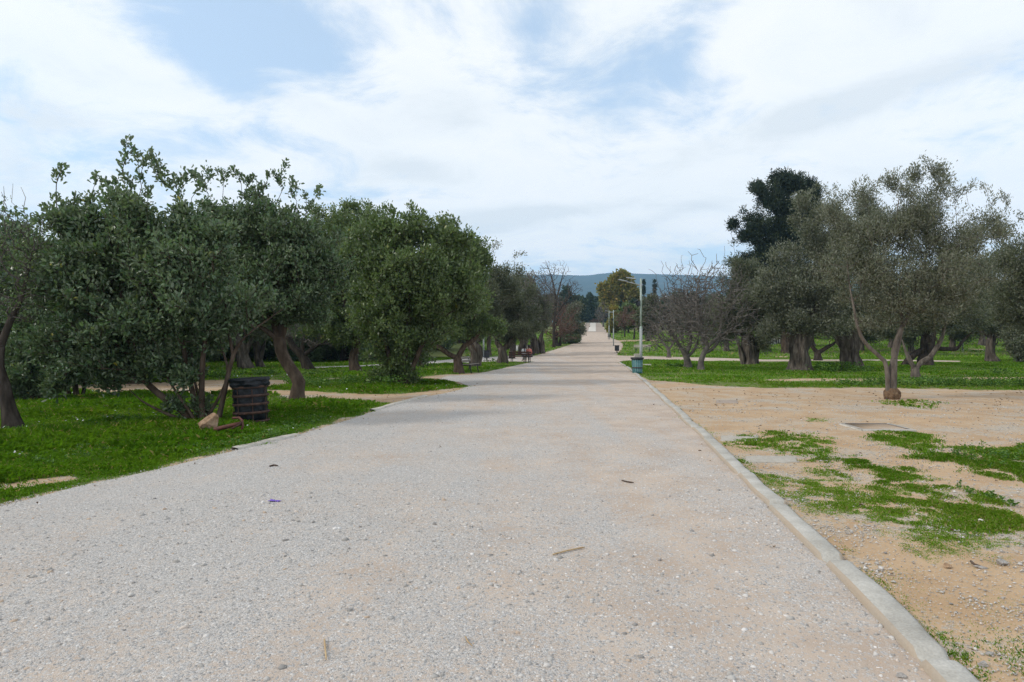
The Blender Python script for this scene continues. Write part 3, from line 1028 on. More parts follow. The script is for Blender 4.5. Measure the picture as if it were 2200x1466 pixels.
px_tree('carob_tree', 'big bushy multi-stemmed carob tree behind the rusty wire bin', 'tree', 425, 912,
        [[(418, 912, 12), (390, 880, 11), (352, 855, 10), (322, 830, 9.5), (302, 808, 9), (288, 770, 8), (272, 710, 7), (262, 640, 6), (262, 560, 5), (275, 450, 3.5)],
         [(430, 910, 10, 4), (412, 850, 9, 8), (398, 800, 8, 10), (386, 730, 7, 12), (372, 650, 6, 15), (360, 540, 5, 18)],
         [(438, 910, 10, -4), (436, 840, 9, -6), (440, 770, 8.5, -8), (450, 690, 7, -8), (462, 600, 6, -8), (450, 500, 4, -8)],
         [(466, 905, 9, 6), (478, 850, 8, 6), (492, 790, 8, 4), (502, 760, 8, 2), (528, 722, 6, 0), (570, 692, 5, -4), (610, 664, 4, -6)],
         [(500, 762, 6, 2), (490, 720, 5, 6), (480, 660, 4.5, 10), (490, 590, 4, 10)],
         [(446, 908, 7, 10), (425, 860, 6, 14), (408, 815, 5, 18), (404, 770, 5, 20)],
         [(436, 910, 6, 2), (470, 850, 5, 6), (486, 800, 5, 8), (470, 740, 4, 10), (450, 660, 4, 10)], [(428, 910, 6, -6), (396, 860, 5, -10), (372, 820, 5, -14), (352, 770, 4, -18)],
         [(405, 905, 7, -8), (360, 885, 5, -14), (315, 860, 4, -18), (290, 835, 3, -20)]],
        [(290, 590, 170, 130), (180, 610, 110, 120), (430, 610, 150, 110), (300, 500, 110, 80), (175, 505, 75, 55), (330, 710, 170, 55),
         (420, 520, 80, 60), (150, 720, 85, 60), (250, 760, 120, 40), (470, 690, 80, 50), (295, 455, 38, 60), (120, 540, 60, 80), (400, 820, 60, 35), (405, 886, 42, 20), (310, 830, 50, 25), (230, 800, 80, 40), (130, 790, 60, 50), (190, 700, 90, 60), (340, 790, 90, 30), (200, 840, 50, 24), (395, 505, 60, 60), (350, 490, 55, 55), (135, 500, 50, 55), (230, 475, 55, 55)],
        seed=22, n=4600, deep=.8, flute=.06, ts=.66, **CAROB, cutz=.05,
        shoots=[(133, 362), (128, 372), (210, 380), (272, 302), (284, 320), (322, 330), (335, 345), (405, 372), (262, 375), (300, 380), (360, 400), (340, 380), (385, 420), (240, 415), (180, 430), (140, 440), (320, 410), (100, 450), (415, 375), (395, 390), (372, 385), (345, 365), (310, 350), (295, 335), (250, 385), (225, 395), (160, 425), (195, 420), (120, 425), (430, 400), (268, 340), (330, 355), (150, 445), (280, 395), (75, 470)])

px_tree('carob_tree', 'carob tree with a thick curved bare trunk right of the rusty wire bin', 'tree', 638, 868,
        [[(638, 868, 14), (640, 840, 13), (643, 822, 13.5), (634, 806, 13), (616, 780, 12.5), (604, 752, 12.5), (600, 725, 12)],
         [(600, 725, 9), (592, 700, 8.5), (575, 650, 7), (550, 580, 6), (530, 500, 4.5)],
         [(602, 727, 9.5), (610, 690, 8.5), (622, 630, 7), (632, 560, 5.5), (628, 480, 4)],
         [(604, 745, 6), (592, 725, 6, -4), (560, 700, 5, -10), (520, 670, 4, -16)]],
        [(555, 560, 130, 110), (600, 630, 110, 60), (510, 475, 80, 60), (600, 490, 70, 50), (665, 590, 70, 85), (560, 660, 120, 35), (690, 560, 60, 90), (700, 640, 60, 60), (640, 460, 55, 40), (690, 500, 50, 50), (500, 455, 60, 30), (560, 470, 50, 40), (465, 485, 55, 50), (600, 510, 90, 60), (650, 530, 60, 70), (640, 690, 60, 30), (690, 640, 50, 60)],
        seed=23, n=3300, deep=.75, flute=.07, **CAROB,
        shoots=[(445, 365), (470, 368), (490, 372), (512, 374), (580, 372), (616, 352), (628, 388), (600, 392), (686, 404), (684, 412), (560, 398), (540, 385), (660, 445), (430, 380), (455, 378), (480, 385), (500, 366), (525, 385), (545, 378), (570, 400), (590, 378), (605, 372), (640, 400), (625, 415), (655, 420), (670, 440), (440, 400)])

for (px, py, sc, sd, rx, lab) in ((70, 866, 1, 31, 60, 'dark low carob bush under the branches at the left edge'),
                                  (165, 856, 1, 32, 75, 'dark evergreen bush behind the multi-stemmed carob tree'),):
    px_tree('carob_bush', lab, 'bush', px, py,
            [[(px, py, 5), (px - 6, py - 60, 4), (px - 10, py - 130, 3)], [(px + 8, py, 4, 5), (px + 20, py - 70, 3, 8), (px + 30, py - 140, 2.5, 8)], [(px - 10, py, 4, -4), (px - 30, py - 60, 3, -6), (px - 40, py - 120, 2, -8)]],
            [(px, py - 60, rx, 50), (px - 20, py - 140, rx, 80), (px + 20, py - 160, rx * .8, 90)],
            seed=sd, n=900, group='dark evergreen bushes at the left', **dict(CAROB, cutz=.1))

px_tree('carob_tree', 'young carob tree with a short crooked trunk left of the dense dark bush', 'tree', 766, 800,
        [[(766, 800, 10), (760, 782, 9), (759, 765, 9), (766, 748, 8.5), (764, 725, 8)], [(764, 725, 6), (745, 680, 5), (730, 600, 4)], [(764, 725, 6), (785, 680, 5), (800, 590, 4)]],
        [(765, 620, 110, 110), (735, 530, 75, 75), (805, 510, 70, 70), (690, 590, 70, 100), (710, 500, 55, 50), (760, 700, 90, 40), (775, 470, 70, 40), (830, 560, 60, 90), (725, 540, 70, 100), (690, 660, 60, 60)],
        seed=24, n=2600, **dict(CAROB_G, per=28, ll=.13, lw=.07, six=False, sig=.2),
        shoots=[(742, 440), (760, 432), (788, 436), (800, 440), (720, 470), (770, 445)])

px_tree('carob_tree', 'dense dark carob with leaves down to the ground beside the earth track', 'tree', 862, 829,
        [[(862, 829, 11), (866, 790, 10), (872, 740, 9), (880, 680, 8), (884, 590, 6)], [(850, 829, 8, 4), (835, 770, 7, 6), (820, 700, 6, 8), (810, 600, 4, 8)], [(872, 829, 8, -4), (895, 770, 7, -6), (930, 700, 6, -8), (960, 640, 4, -8)]],
        [(848, 745, 72, 75), (868, 640, 120, 100), (905, 560, 105, 75), (820, 560, 80, 80), (955, 640, 80, 80), (985, 585, 45, 60), (880, 500, 70, 35), (845, 800, 62, 28), (940, 530, 60, 45)],
        seed=25, n=3300, ts=.7, cutz=.08, **dict(CAROB, leaf='leaf_green', per=22, ll=.125, lw=.064, six=False, sig=.17, cs=.17),
        shoots=[(828, 441), (835, 445), (880, 440), (888, 446), (900, 470), (922, 478), (962, 470), (972, 468), (990, 500), (985, 512), (1000, 520), (858, 462), (940, 490), (950, 478), (790, 452), (805, 460), (845, 455), (870, 462), (912, 466), (930, 472), (955, 482), (980, 478), (1010, 530), (815, 450)])

px_tree('carob_tree', 'carob tree with a pale V-shaped trunk next to the empty bench', 'tree', 985, 803,
        [[(985, 803, 13), (984, 785, 11), (982, 770, 10.5)], [(982, 770, 8), (966, 762, 7), (945, 748, 6.5), (918, 732, 5.5), (905, 715, 4.5)],
         [(983, 770, 8.5), (992, 752, 8), (998, 742, 8), (1020, 728, 7.5), (1035, 700, 6.5), (1040, 660, 5)], [(1000, 742, 6), (1012, 738, 5), (1024, 756, 4)]],
        [(960, 650, 80, 80), (1020, 630, 65, 75), (1000, 570, 60, 60), (960, 540, 60, 60), (1025, 580, 30, 50), (920, 690, 50, 40), (1040, 690, 45, 35), (985, 710, 60, 20)],
        seed=26, n=1500, flute=.09, ts=.74, **dict(CAROB_G, per=28, ll=.13, lw=.07, six=False, sig=.2),
        shoots=[(1020, 530), (1032, 532), (1026, 538), (1005, 540)])

px_tree('olive_tree', 'old olive with a hollow dark trunk behind the empty bench', 'tree', 1020, 789,
        [[(1022, 789, 15, 0), (1023, 770, 14), (1022, 752, 14), (1014, 738, 12)], [(1014, 738, 9), (1030, 722, 11), (1044, 710, 8), (1055, 680, 6)], [(1016, 744, 7), (1002, 728, 6), (1000, 700, 5)]],
        [(1045, 650, 55, 65), (1075, 620, 40, 55), (1010, 680, 50, 35)], seed=27, n=620, flute=.2, ts=.85, group='old olives left of the path',
        **dict(OLIVE_D, per=44, ll=.15, lw=.045, sig=.3))

px_tree('olive_tree', 'forked olive trunk left of the bench where two people sit', 'tree', 1080, 781,
        [[(1080, 781, 17), (1080, 765, 14), (1080, 748, 14)], [(1076, 748, 9), (1068, 735, 8), (1062, 712, 6)], [(1086, 748, 8), (1094, 738, 8), (1104, 720, 6.5), (1112, 695, 5)]],
        [(1085, 675, 62, 52), (1100, 625, 42, 42), (1065, 640, 45, 50), (1090, 710, 60, 25)],
        seed=28, n=1000, flute=.22, ts=.72, group='old olives left of the path', **dict(OLIVE_D, per=44, ll=.15, lw=.05, sig=.3, leaf='leaf_olive_dark'),
        shoots=[(1066, 520), (1070, 525), (1062, 530), (1110, 545), (1125, 545)])

px_tree('bare_tree', 'grey bare tree with tangled twigs leaning over behind the forked olive', 'tree', 1100, 771,
        [[(1100, 771, 6), (1102, 740, 6), (1106, 690, 5)], [(1106, 690, 4), (1130, 640, 3.5), (1148, 600, 2.5)], [(1106, 690, 4), (1090, 640, 3), (1085, 600, 2.5)]],
        [(1115, 640, 55, 50), (1140, 610, 35, 35), (1090, 610, 40, 40)], seed=29, n=1300, bark='bark_dark', twig='twig_grey', twigpart=True, tip=.017, jit=.14, bf=.25, pipe=.36)

px_tree('olive_tree', 'dark stout olive trunk directly behind the two seated people', 'tree', 1124, 764,
        [[(1124, 764, 15), (1124, 745, 12), (1126, 730, 12), (1134, 718, 9), (1146, 700, 7)], [(1124, 733, 9), (1114, 715, 7), (1110, 690, 5)]],
        [(1130, 680, 48, 45), (1120, 630, 40, 50), (1150, 650, 35, 50)], seed=30, n=330, ts=.75, flute=.2, group='old olives left of the path', **dict(OLIVE_D, per=40, ll=.22, lw=.07, sig=.4))
px_tree('olive_tree', 'twin-trunked old olive with pale ribbed bark at the path edge beyond the seated people', 'tree', 1160, 760.5,
        [[(1150, 760.5, 9), (1150, 745, 8.5), (1148, 730, 8), (1140, 715, 6)], [(1165, 760, 8, 5), (1164, 745, 7.5, 5), (1162, 728, 7), (1168, 705, 6)]],
        [(1165, 690, 45, 40), (1150, 640, 40, 50), (1180, 650, 35, 45)], seed=33, n=280, ts=.85, flute=.2, group='old olives left of the path', **dict(OLIVE_D, per=34, ll=.22, lw=.06, sig=.4))
px_tree('bare_tree', 'grey-brown leafless tree with a wide twiggy crown between the stout and the twin-trunked olives', 'tree', 1143, 763,
        [[(1143, 763, 5), (1144, 740, 4.5), (1143, 715, 4)], [(1143, 718, 3.5), (1125, 680, 2.6), (1112, 630, 1.6)], [(1143, 718, 3.5), (1165, 680, 2.6), (1180, 640, 1.6)]],
        [(1140, 650, 62, 50), (1170, 640, 42, 48), (1110, 660, 40, 44), (1145, 600, 40, 32)], seed=38, n=1700, bark='bark_dark', twig='twig_grey', twigpart=True, tip=.019, jit=.14, bf=.25, pipe=.30)
px_tree('bare_tree', 'tall leafless tree rising above the olives on the left of the path', 'tree', 1190, 747,
        [[(1190, 747, 5), (1190, 700, 4.5), (1194, 640, 4)], [(1194, 640, 3.3), (1186, 600, 2.8), (1172, 560, 1.6)], [(1194, 650, 3.3), (1204, 610, 2.6), (1214, 575, 1.8)], [(1192, 680, 3.2), (1214, 650, 2.6), (1240, 618, 1.8)]],
        [(1190, 600, 38, 50), (1225, 620, 30, 30), (1170, 600, 28, 40), (1200, 650, 45, 30)], seed=34, n=900, ts=.6, bark='bark_dark', twig='twig_dark', twigpart=True, tip=.016, jit=.10, bf=.4, pipe=.34, upl=1)
px_tree('bare_tree', 'low rounded leafless tree with reddish twigs beside the far path', 'tree', 1195, 744,
        [[(1193, 744, 7), (1194, 730, 6), (1196, 715, 5)], [(1203, 743, 4, 4), (1204, 725, 3.5)]],
        [(1195, 690, 52, 42), (1215, 670, 34, 36), (1215, 712, 40, 22)], seed=35, n=1700, ts=.8, bark='bark_dark', twig='twig_red', twigpart=True, tip=.022, jit=.13, bf=.2, pipe=.32)
px_tree('olive_tree', 'pale round olive at the bend of the far path', 'tree', 1232, 738,
        [[(1232, 738, 4), (1232, 715, 3)]], [(1236, 690, 22, 36), (1228, 710, 26, 22), (1240, 668, 15, 18)], seed=36, n=420, **dict(OLIVE, per=30, ll=.3, lw=.10, sig=.5))
px_tree('low_hedge', 'low dark green hedge where the left lawn meets the far path', 'hedge', 1226, 739,
        [[(1226, 739, 2), (1226, 732, 1)], [(1216, 739, 2), (1214, 732, 1)], [(1236, 738, 2), (1237, 732, 1)]],
        [(1226, 729, 16, 8), (1212, 730, 12, 8), (1236, 730, 9, 7)], seed=37, n=330, cutz=.05, **dict(CAROB, per=34, ll=.22, lw=.13, six=False, sig=.3))

# gnarled trunks in the shade behind the earth track
px_tree('olive_tree', 'gnarled old olive behind the wire bin with split grey trunk', 'tree', 526, 792,
        [[(528, 795, 14), (524, 770, 11), (516, 745, 11), (505, 720, 9)], [(524, 765, 7), (536, 740, 6), (548, 715, 5)]],
        [(520, 650, 90, 80), (470, 600, 80, 90), (580, 640, 70, 80), (520, 540, 80, 60)], seed=41, n=900, flute=.25, group='shaded olives behind the left track', **dict(OLIVE_D, per=40, ll=.16, lw=.05, sig=.34))
px_tree('olive_tree', 'short twisted olive trunk just right of the wire bin in the shade', 'tree', 562, 790,
        [[(560, 790, 10), (556, 772, 8), (553, 755, 8), (548, 735, 7)], [(557, 770, 6), (564, 750, 5), (572, 725, 4)]],
        [(600, 640, 80, 70), (640, 600, 60, 80), (560, 690, 60, 30)], seed=42, n=700, flute=.25, group='shaded olives behind the left track', **dict(OLIVE_D, per=40, ll=.16, lw=.05, sig=.34))
px_tree('bare_tree', 'slanting bare-limbed tree with pale twigs behind the curved carob trunk', 'tree', 661, 795,
        [[(664, 797, 9), (656, 778, 9), (645, 760, 8), (630, 745, 7), (618, 722, 6)], [(650, 768, 5), (668, 752, 4.5), (690, 738, 3.5), (712, 730, 2.5)], [(652, 768, 5), (650, 740, 4), (658, 715, 3)]],
        [(680, 735, 60, 26), (650, 710, 60, 30), (720, 700, 40, 34), (610, 710, 40, 30)], seed=43, n=800, bark='bark_dark', twig='twig_grey', twigpart=True, tip=.0085, jit=.16, bf=.25, pipe=.4)
px_tree('olive_tree', 'dim olive trunk in the shade right of the dense dark carob', 'tree', 905, 789,
        [[(905, 789, 7), (903, 770, 6.5), (907, 745, 6)], [(907, 745, 5), (930, 725, 4)]], [(910, 690, 60, 45), (940, 640, 50, 60)], seed=44, n=420, flute=.2, group='shaded olives behind the left track', **dict(OLIVE_D, per=36, ll=.17, lw=.06, sig=.36))
px_tree('olive_tree', 'slim olive trunk between the V-shaped carob and the shaded lawn', 'tree', 1048, 766,
        [[(1052, 766, 4), (1050, 745, 4), (1052, 720, 3.5)]], [(1050, 690, 45, 35), (1060, 650, 40, 40)], seed=45, n=320, flute=.1, group='shaded olives behind the left track', **dict(OLIVE_D, per=36, ll=.22, lw=.08, sig=.42))

# shared grove trees further off
def grove(name, label, group, seed, H, W, leaf, n, per, ll, lw, loc, trunk_r=.28, bark='bark_dark', low=.25, **kw):
    return build_tree(name, label, 'tree', loc, [[(0, 0, 0, trunk_r), (.1, .05, H * .16, trunk_r * .8), (0, 0, H * .3, trunk_r * .7)], [(0, 0, H * .28, trunk_r * .5), (W * .2, .2, H * .5, trunk_r * .3)], [(0, 0, H * .28, trunk_r * .5), (-W * .2, -.2, H * .5, trunk_r * .3)]],
                      [(0, 0, H * .58, W * .5, W * .5, H * .3), (W * .2, W * .1, H * .45, W * .35, W * .35, H * .25), (-W * .22, -W * .1, H * .5, W * .33, W * .33, H * .25), (0, 0, H * .8, W * .3, W * .3, H * .2), (0, W * .1, H * low, W * .45, W * .42, H * .14)],
                      leaf=leaf, n=n, seed=seed, per=per, ll=ll, lw=lw, sig=.42, group=group, bark=bark, upl=.3, cutz=.5, **kw)

GL = 'shaded evergreen trees of the left grove'
g0 = grove('carob_tree', 'dark evergreen tree deep in the shaded grove on the left', GL, 51, 6.2, 6.4, 'leaf_carob', 620, 40, .2, .12, on_ground(-40, 24), low=.3)
spots_l = [(120, 27, 1.0), (290, 25, .95), (-140, 30, 1.1), (220, 36, 1.15), (400, 40, 1.1), (60, 44, 1.3), (520, 50, 1.25), (640, 54, 1.25), (740, 50, 1.1), (-60, 60, 1.6), (830, 56, 1.15),
           (330, 58, 1.5), (560, 70, 1.7), (700, 72, 1.6), (900, 60, 1.05), (790, 82, 1.6), (950, 76, 1.2), (880, 92, 1.5), (990, 92, 1.25), (450, 84, 1.8), (-260, 42, 1.4), (1050, 96, 1.1), (480, 64, 1.5), (610, 62, 1.4), (160, 56, 1.6), (740, 66, 1.4), (840, 72, 1.3), (250, 70, 1.8), (380, 72, 1.7), (660, 88, 1.8), (930, 100, 1.5), (-330, 27, 1.1), (-560, 34, 1.3), (-420, 46, 1.4), (-760, 40, 1.3)]
for i, (px, d, s) in enumerate(spots_l):
    copy_tree(g0, on_ground(px, d), i * 1.7, s, 'dark evergreen tree deep in the shaded grove on the left')

GB = 'added dark bushes that deepen the shade of the left grove'  # dense bushes added to block light and darken the grove interior
b0 = build_tree('carob_bush', 'added dark bush thickening the deep shade of the left grove', 'bush', on_ground(470, 50),
                [[(0, 0, 0, .1), (.1, 0, 1.0, .08), (.2, 0, 1.9, .05)], [(.2, .1, 0, .08), (.6, .2, .9, .06), (1.1, .3, 1.7, .04)], [(-.2, 0, 0, .08), (-.6, -.2, .9, .06), (-1.0, -.2, 1.7, .04)]],
                [(0, 0, 1.3, 2.2, 1.6, 1.1), (1.2, .2, 1.8, 1.6, 1.3, 1.2), (-1.2, -.2, 1.7, 1.6, 1.3, 1.1), (0, 0, .6, 2.4, 1.7, .5)], leaf='leaf_carob', bark='bark_dark', n=520, seed=58, per=42, ll=.16, lw=.10, sig=.34, cutz=.1, group=GB)
for i, (px, d, s_) in enumerate([(560, 53, 1.1), (640, 49, 1.0), (710, 54, 1.1), (790, 50, 1.0), (400, 46, 1.0), (310, 50, 1.1), (220, 44, 1.0), (600, 66, 1.4), (750, 68, 1.4), (860, 62, 1.0), (120, 40, 1.0), (500, 68, 1.4), (940, 78, 1.1), (40, 36, 1.0)]):
    copy_tree(b0, on_ground(px, d), i * 2.4, s_, 'added dark bush thickening the deep shade of the left grove')

# ------------------------------------------------------------------ trees on the right
px_tree('olive_tree', 'front olive with a swollen base standing alone on the bare earth', 'tree', 1916, 858,
        [[(1916, 858, 13), (1916, 842, 11), (1917, 815, 10.5), (1919, 790, 10.5), (1921, 772, 9)],
         [(1907, 850, 6, -2), (1905, 815, 6.5, -3), (1903, 792, 6.5, -3), (1898, 776, 6.3, -4), (1884, 763, 6, -5), (1862, 744, 5.7, -6), (1846, 722, 5.2, -7), (1838, 700, 5, -8), (1832, 670, 4.5, -8), (1822, 620, 3.5, -8), (1815, 560, 2.5, -8)],
         [(1921, 772, 7), (1918, 755, 6.5, -3), (1922, 735, 6, -4), (1934, 706, 5.5, -4), (1946, 684, 5, -4), (1960, 640, 4, -4), (1985, 560, 3.2, -4), (1990, 470, 2.4, -4)],
         [(1922, 772, 7), (1931, 745, 6.3, 4), (1938, 715, 5.6, 5), (1942, 690, 5, 6), (1936, 655, 4.2, 8), (1900, 590, 3.4, 8), (1880, 500, 2.5, 8)],
         [(1942, 690, 4, 6), (1990, 640, 3.6, 6), (2040, 600, 3.2, 4), (2090, 560, 2.6, 2), (2120, 500, 2, 0)]],
        [(1950, 560, 130, 110), (1985, 440, 62, 70), (2085, 500, 72, 75), (1885, 490, 75, 75), (1830, 580, 70, 85), (2065, 610, 80, 65), (2140, 480, 32, 50), (1800, 500, 50, 70), (1900, 660, 100, 40), (1990, 380, 30, 35), (2035, 450, 50, 60), (1935, 440, 55, 60), (1960, 490, 70, 60), (2040, 520, 60, 60), (2000, 670, 80, 30)],
        seed=61, n=2500, flute=.09, ts=.74, tip=.0042, cs=.18, **dict(OLIVE, bark='bark_smooth', per=32, ll=.078, lw=.022, sig=.16, upl=.8),
        shoots=[(1982, 338), (1990, 350), (1975, 360), (2003, 372), (1960, 375), (2030, 385), (1935, 385), (1890, 390), (1868, 395), (1850, 410), (1912, 400), (2085, 400), (2108, 398), (2060, 425), (2150, 415), (2160, 425), (2130, 440), (1820, 425), (1800, 440), (1840, 395), (2045, 400), (1880, 405), (1900, 385), (1925, 400), (1948, 372), (1965, 355), (1996, 362), (2012, 392), (2022, 375), (2070, 410), (2095, 392), (2120, 412), (2140, 425), (1835, 412), (1858, 385), (1812, 432), (1790, 450), (2165, 440), (2055, 405)],
        shoot_leaf=60, burl=(.175, .30))

px_tree('olive_tree', 'old olive with a thick leaning ribbed trunk right of the dark multi-stemmed one', 'tree', 1719, 798,
        [[(1719, 798, 27), (1717, 785, 22), (1717, 765, 20), (1719, 745, 20), (1724, 722, 20), (1728, 705, 17)], [(1724, 710, 12), (1705, 680, 9), (1690, 640, 7), (1700, 580, 5)], [(1730, 710, 12), (1752, 670, 9), (1765, 600, 7), (1770, 510, 5)], [(1734, 712, 8), (1780, 670, 6), (1800, 600, 5)]],
        [(1735, 640, 90, 75), (1690, 690, 65, 45), (1770, 520, 65, 80), (1800, 580, 70, 90), (1700, 590, 60, 60), (1760, 700, 80, 35), (1745, 460, 40, 50), (1650, 640, 45, 60), (1665, 700, 40, 40)],
        seed=62, n=2000, flute=.2, cs=.17, **dict(OLIVE, per=40, ll=.13, lw=.042, sig=.28),
        shoots=[(1770, 405), (1775, 415), (1745, 410), (1760, 425), (1720, 440), (1795, 400), (1815, 415), (1700, 470), (1840, 430), (1730, 425), (1755, 400)], shoot_leaf=60)
px_tree('olive_tree', 'old olive with a twin-ridged pillar trunk behind the front olive', 'tree', 1829, 793,
        [[(1829, 793, 22), (1827, 775, 19), (1824, 755, 19), (1822, 730, 20), (1822, 705, 18)], [(1815, 708, 11), (1795, 660, 8), (1790, 580, 6)], [(1830, 708, 11), (1855, 660, 8), (1870, 570, 6), (1868, 480, 4)]],
        [(1830, 640, 85, 75), (1860, 540, 75, 85), (1800, 560, 60, 80), (1880, 660, 60, 60), (1830, 700, 80, 28), (1850, 460, 50, 50)],
        seed=63, n=1500, flute=.22, lob=3, cs=.17, **dict(OLIVE, per=38, ll=.14, lw=.045, sig=.3), shoots=[(1850, 405), (1870, 408), (1835, 420), (1890, 415)])
px_tree('olive_tree', 'small V-forked olive behind the front olive on the grass strip', 'tree', 1967, 812,
        [[(1968, 813, 8), (1967, 800, 7), (1966, 790, 7)], [(1964, 792, 5), (1955, 775, 4.8), (1945, 752, 4.6), (1938, 730, 4)], [(1968, 792, 5.5), (1980, 778, 5.4), (1998, 768, 5.2), (2010, 750, 5), (2022, 730, 4.6), (2030, 700, 4.2), (2034, 660, 3)]],
        [(2010, 650, 85, 55), (1950, 660, 70, 50), (2050, 600, 60, 60), (1980, 590, 80, 60)], seed=64, n=1000, flute=.1, **dict(OLIVE_D, bark='bark_smooth', per=40, ll=.10, lw=.032, sig=.24))
px_tree('olive_tree', 'dark olive with a long low horizontal limb behind the V-forked one', 'tree', 1988, 786,
        [[(1988, 786, 16), (1990, 765, 13), (1994, 735, 13), (1996, 705, 12)], [(1945, 785, 7, 2), (1952, 772, 6.5), (1965, 762, 6), (1982, 752, 5.5), (2000, 747, 5.5), (2030, 750, 5.5), (2056, 749, 5.5), (2064, 738, 5), (2080, 722, 4.2), (2100, 705, 3.5)]],
        [(1985, 660, 85, 55), (2060, 680, 60, 45), (1920, 680, 60, 40), (1990, 600, 70, 60), (2090, 640, 50, 60)], seed=65, n=1000, flute=.18, **dict(OLIVE_D, bark='bark_dark', per=38, ll=.16, lw=.052, sig=.32))
px_tree('olive_tree', 'olive with a short straight trunk and dead pale twigs near the right edge', 'tree', 2130, 777,
        [[(2131, 777, 11), (2128, 760, 8.5), (2127, 742, 8), (2132, 722, 8)], [(2128, 742, 3), (2142, 738, 1.2), (2146, 712, 1)], [(2132, 724, 6), (2160, 700, 5), (2175, 650, 4)], [(2128, 724, 5), (2100, 705, 4), (2085, 680, 3)]],
        [(2130, 660, 75, 60), (2100, 600, 60, 60), (2180, 620, 60, 70), (2140, 710, 70, 20)], seed=66, n=1000, flute=.12, **dict(OLIVE_D, per=38, ll=.18, lw=.06, sig=.38))
px_tree('olive_tree', 'leafy olive crown entering from the right edge of the view', 'tree', 2275, 826,
        [[(2275, 826, 14), (2272, 790, 12), (2262, 750, 11)], [(2262, 750, 9), (2220, 690, 7), (2190, 600, 5)], [(2262, 750, 9), (2290, 680, 7), (2290, 600, 5)]],
        [(2230, 600, 80, 90), (2180, 560, 50, 75), (2260, 660, 110, 60), (2200, 660, 55, 60), (2195, 490, 35, 40), (2290, 560, 70, 80)], seed=67, n=1400, flute=.1, **dict(OLIVE_D, per=42, ll=.10, lw=.032, sig=.24), shoots=[(2190, 458), (2198, 465), (2175, 480), (2180, 500)])
px_tree('olive_bush', 'dark leafy bush reaching the grass at the right edge', 'bush', 2190, 780,
        [[(2190, 780, 5), (2188, 750, 4), (2186, 710, 3)], [(2205, 780, 4, 4), (2215, 740, 3, 4)]], [(2192, 745, 42, 32), (2200, 700, 50, 40), (2230, 750, 40, 30)], seed=68, n=650, cutz=.1, **dict(OLIVE_D, per=40, ll=.17, lw=.06, sig=.34))

px_tree('olive_tree', 'bushy olive with sprouts round its dark multi-stemmed base', 'tree', 1612, 784,
        [[(1612, 784, 18), (1610, 765, 14), (1608, 745, 13), (1606, 720, 11)], [(1624, 783, 8, 3), (1626, 755, 6, 3), (1636, 715, 5, 3)], [(1596, 783, 6, -3), (1592, 760, 5, -3), (1580, 725, 4, -3)]],
        [(1612, 650, 70, 65), (1590, 605, 45, 42), (1640, 690, 50, 40), (1625, 750, 30, 30), (1570, 690, 45, 40), (1580, 640, 35, 40)], seed=69, n=1300, flute=.2, cutz=.1, **dict(OLIVE_D, leaf='leaf_olive_dark', per=38, ll=.16, lw=.05, sig=.3))
FIG = dict(bark='twig_grey', twig='twig_grey', twigpart=True, jit=.15, pipe=.28, bf=.2, ts=.8, cs=.26, clump=14)
px_tree('fig_tree', 'leafless fig tree with a grey pale-based trunk behind the nearer leafless fig', 'tree', 1478, 791,
        [[(1478, 792, 9), (1477, 778, 8), (1474, 765, 7), (1466, 750, 6)], [(1468, 755, 5), (1455, 735, 4.5), (1435, 700, 3.5), (1420, 650, 2.5)], [(1474, 762, 5.5), (1484, 735, 4.5), (1480, 690, 3.6), (1470, 620, 2.5)], [(1476, 768, 4), (1495, 745, 3.5), (1505, 700, 3)]],
        [(1455, 680, 70, 65), (1420, 690, 38, 60), (1480, 620, 55, 50), (1440, 620, 45, 35), (1500, 680, 50, 60), (1450, 735, 60, 20)], seed=71, n=2300, tip=.0155, **FIG,
        shoots=[(1392, 578), (1420, 560), (1440, 572), (1468, 548), (1478, 540), (1500, 545), (1410, 590), (1452, 565), (1490, 560)])
px_tree('fig_tree', 'nearer leafless fig tree with wide tangled grey branches and leaning trunk', 'tree', 1506, 796,
        [[(1506, 797, 8), (1506, 780, 7), (1510, 763, 7), (1520, 745, 6.5)], [(1520, 745, 5.5), (1512, 715, 5), (1500, 690, 4.5), (1496, 640, 3.4), (1505, 580, 2.2)], [(1520, 745, 5), (1540, 728, 4.5), (1566, 710, 4), (1600, 690, 3)], [(1512, 760, 4.5), (1530, 750, 4), (1545, 725, 4), (1550, 670, 3), (1555, 610, 2)]],
        [(1540, 680, 85, 65), (1500, 640, 60, 50), (1590, 680, 50, 55), (1550, 610, 50, 45), (1480, 690, 60, 50), (1560, 730, 60, 20), (1460, 650, 40, 40)], seed=72, n=2800, tip=.0145, **FIG,
        shoots=[(1498, 535), (1512, 552), (1540, 545), (1556, 528), (1575, 560), (1530, 560), (1590, 580), (1610, 590), (1628, 640), (1480, 560)])
px_tree('fig_tree', 'small leafless fig tree on the grass between the far bench and the two larger figs', 'tree', 1437, 769,
        [[(1437, 770, 5), (1437, 758, 4.5), (1434, 745, 4)], [(1436, 752, 3), (1448, 735, 2.5), (1455, 710, 2)], [(1434, 748, 3), (1420, 730, 2.5), (1410, 700, 2)]],
        [(1430, 700, 42, 40), (1445, 670, 36, 36), (1410, 720, 26, 24)], seed=73, n=1100, tip=.017, **FIG)
px_tree('olive_tree', 'small dark olive with a low Y-shaped trunk between two old trunks', 'tree', 1757, 775,
        [[(1757, 776, 7), (1757, 765, 6), (1757, 755, 6)], [(1756, 757, 4.5), (1745, 745, 4), (1735, 725, 3)], [(1758, 757, 4.5), (1775, 748, 4), (1795, 735, 3.4), (1805, 715, 3)]],
        [(1760, 705, 55, 26), (1800, 700, 40, 30), (1740, 690, 45, 30)], seed=74, n=480, flute=.12, **dict(OLIVE_D, bark='bark_dark', per=36, ll=.2, lw=.07, sig=.4))
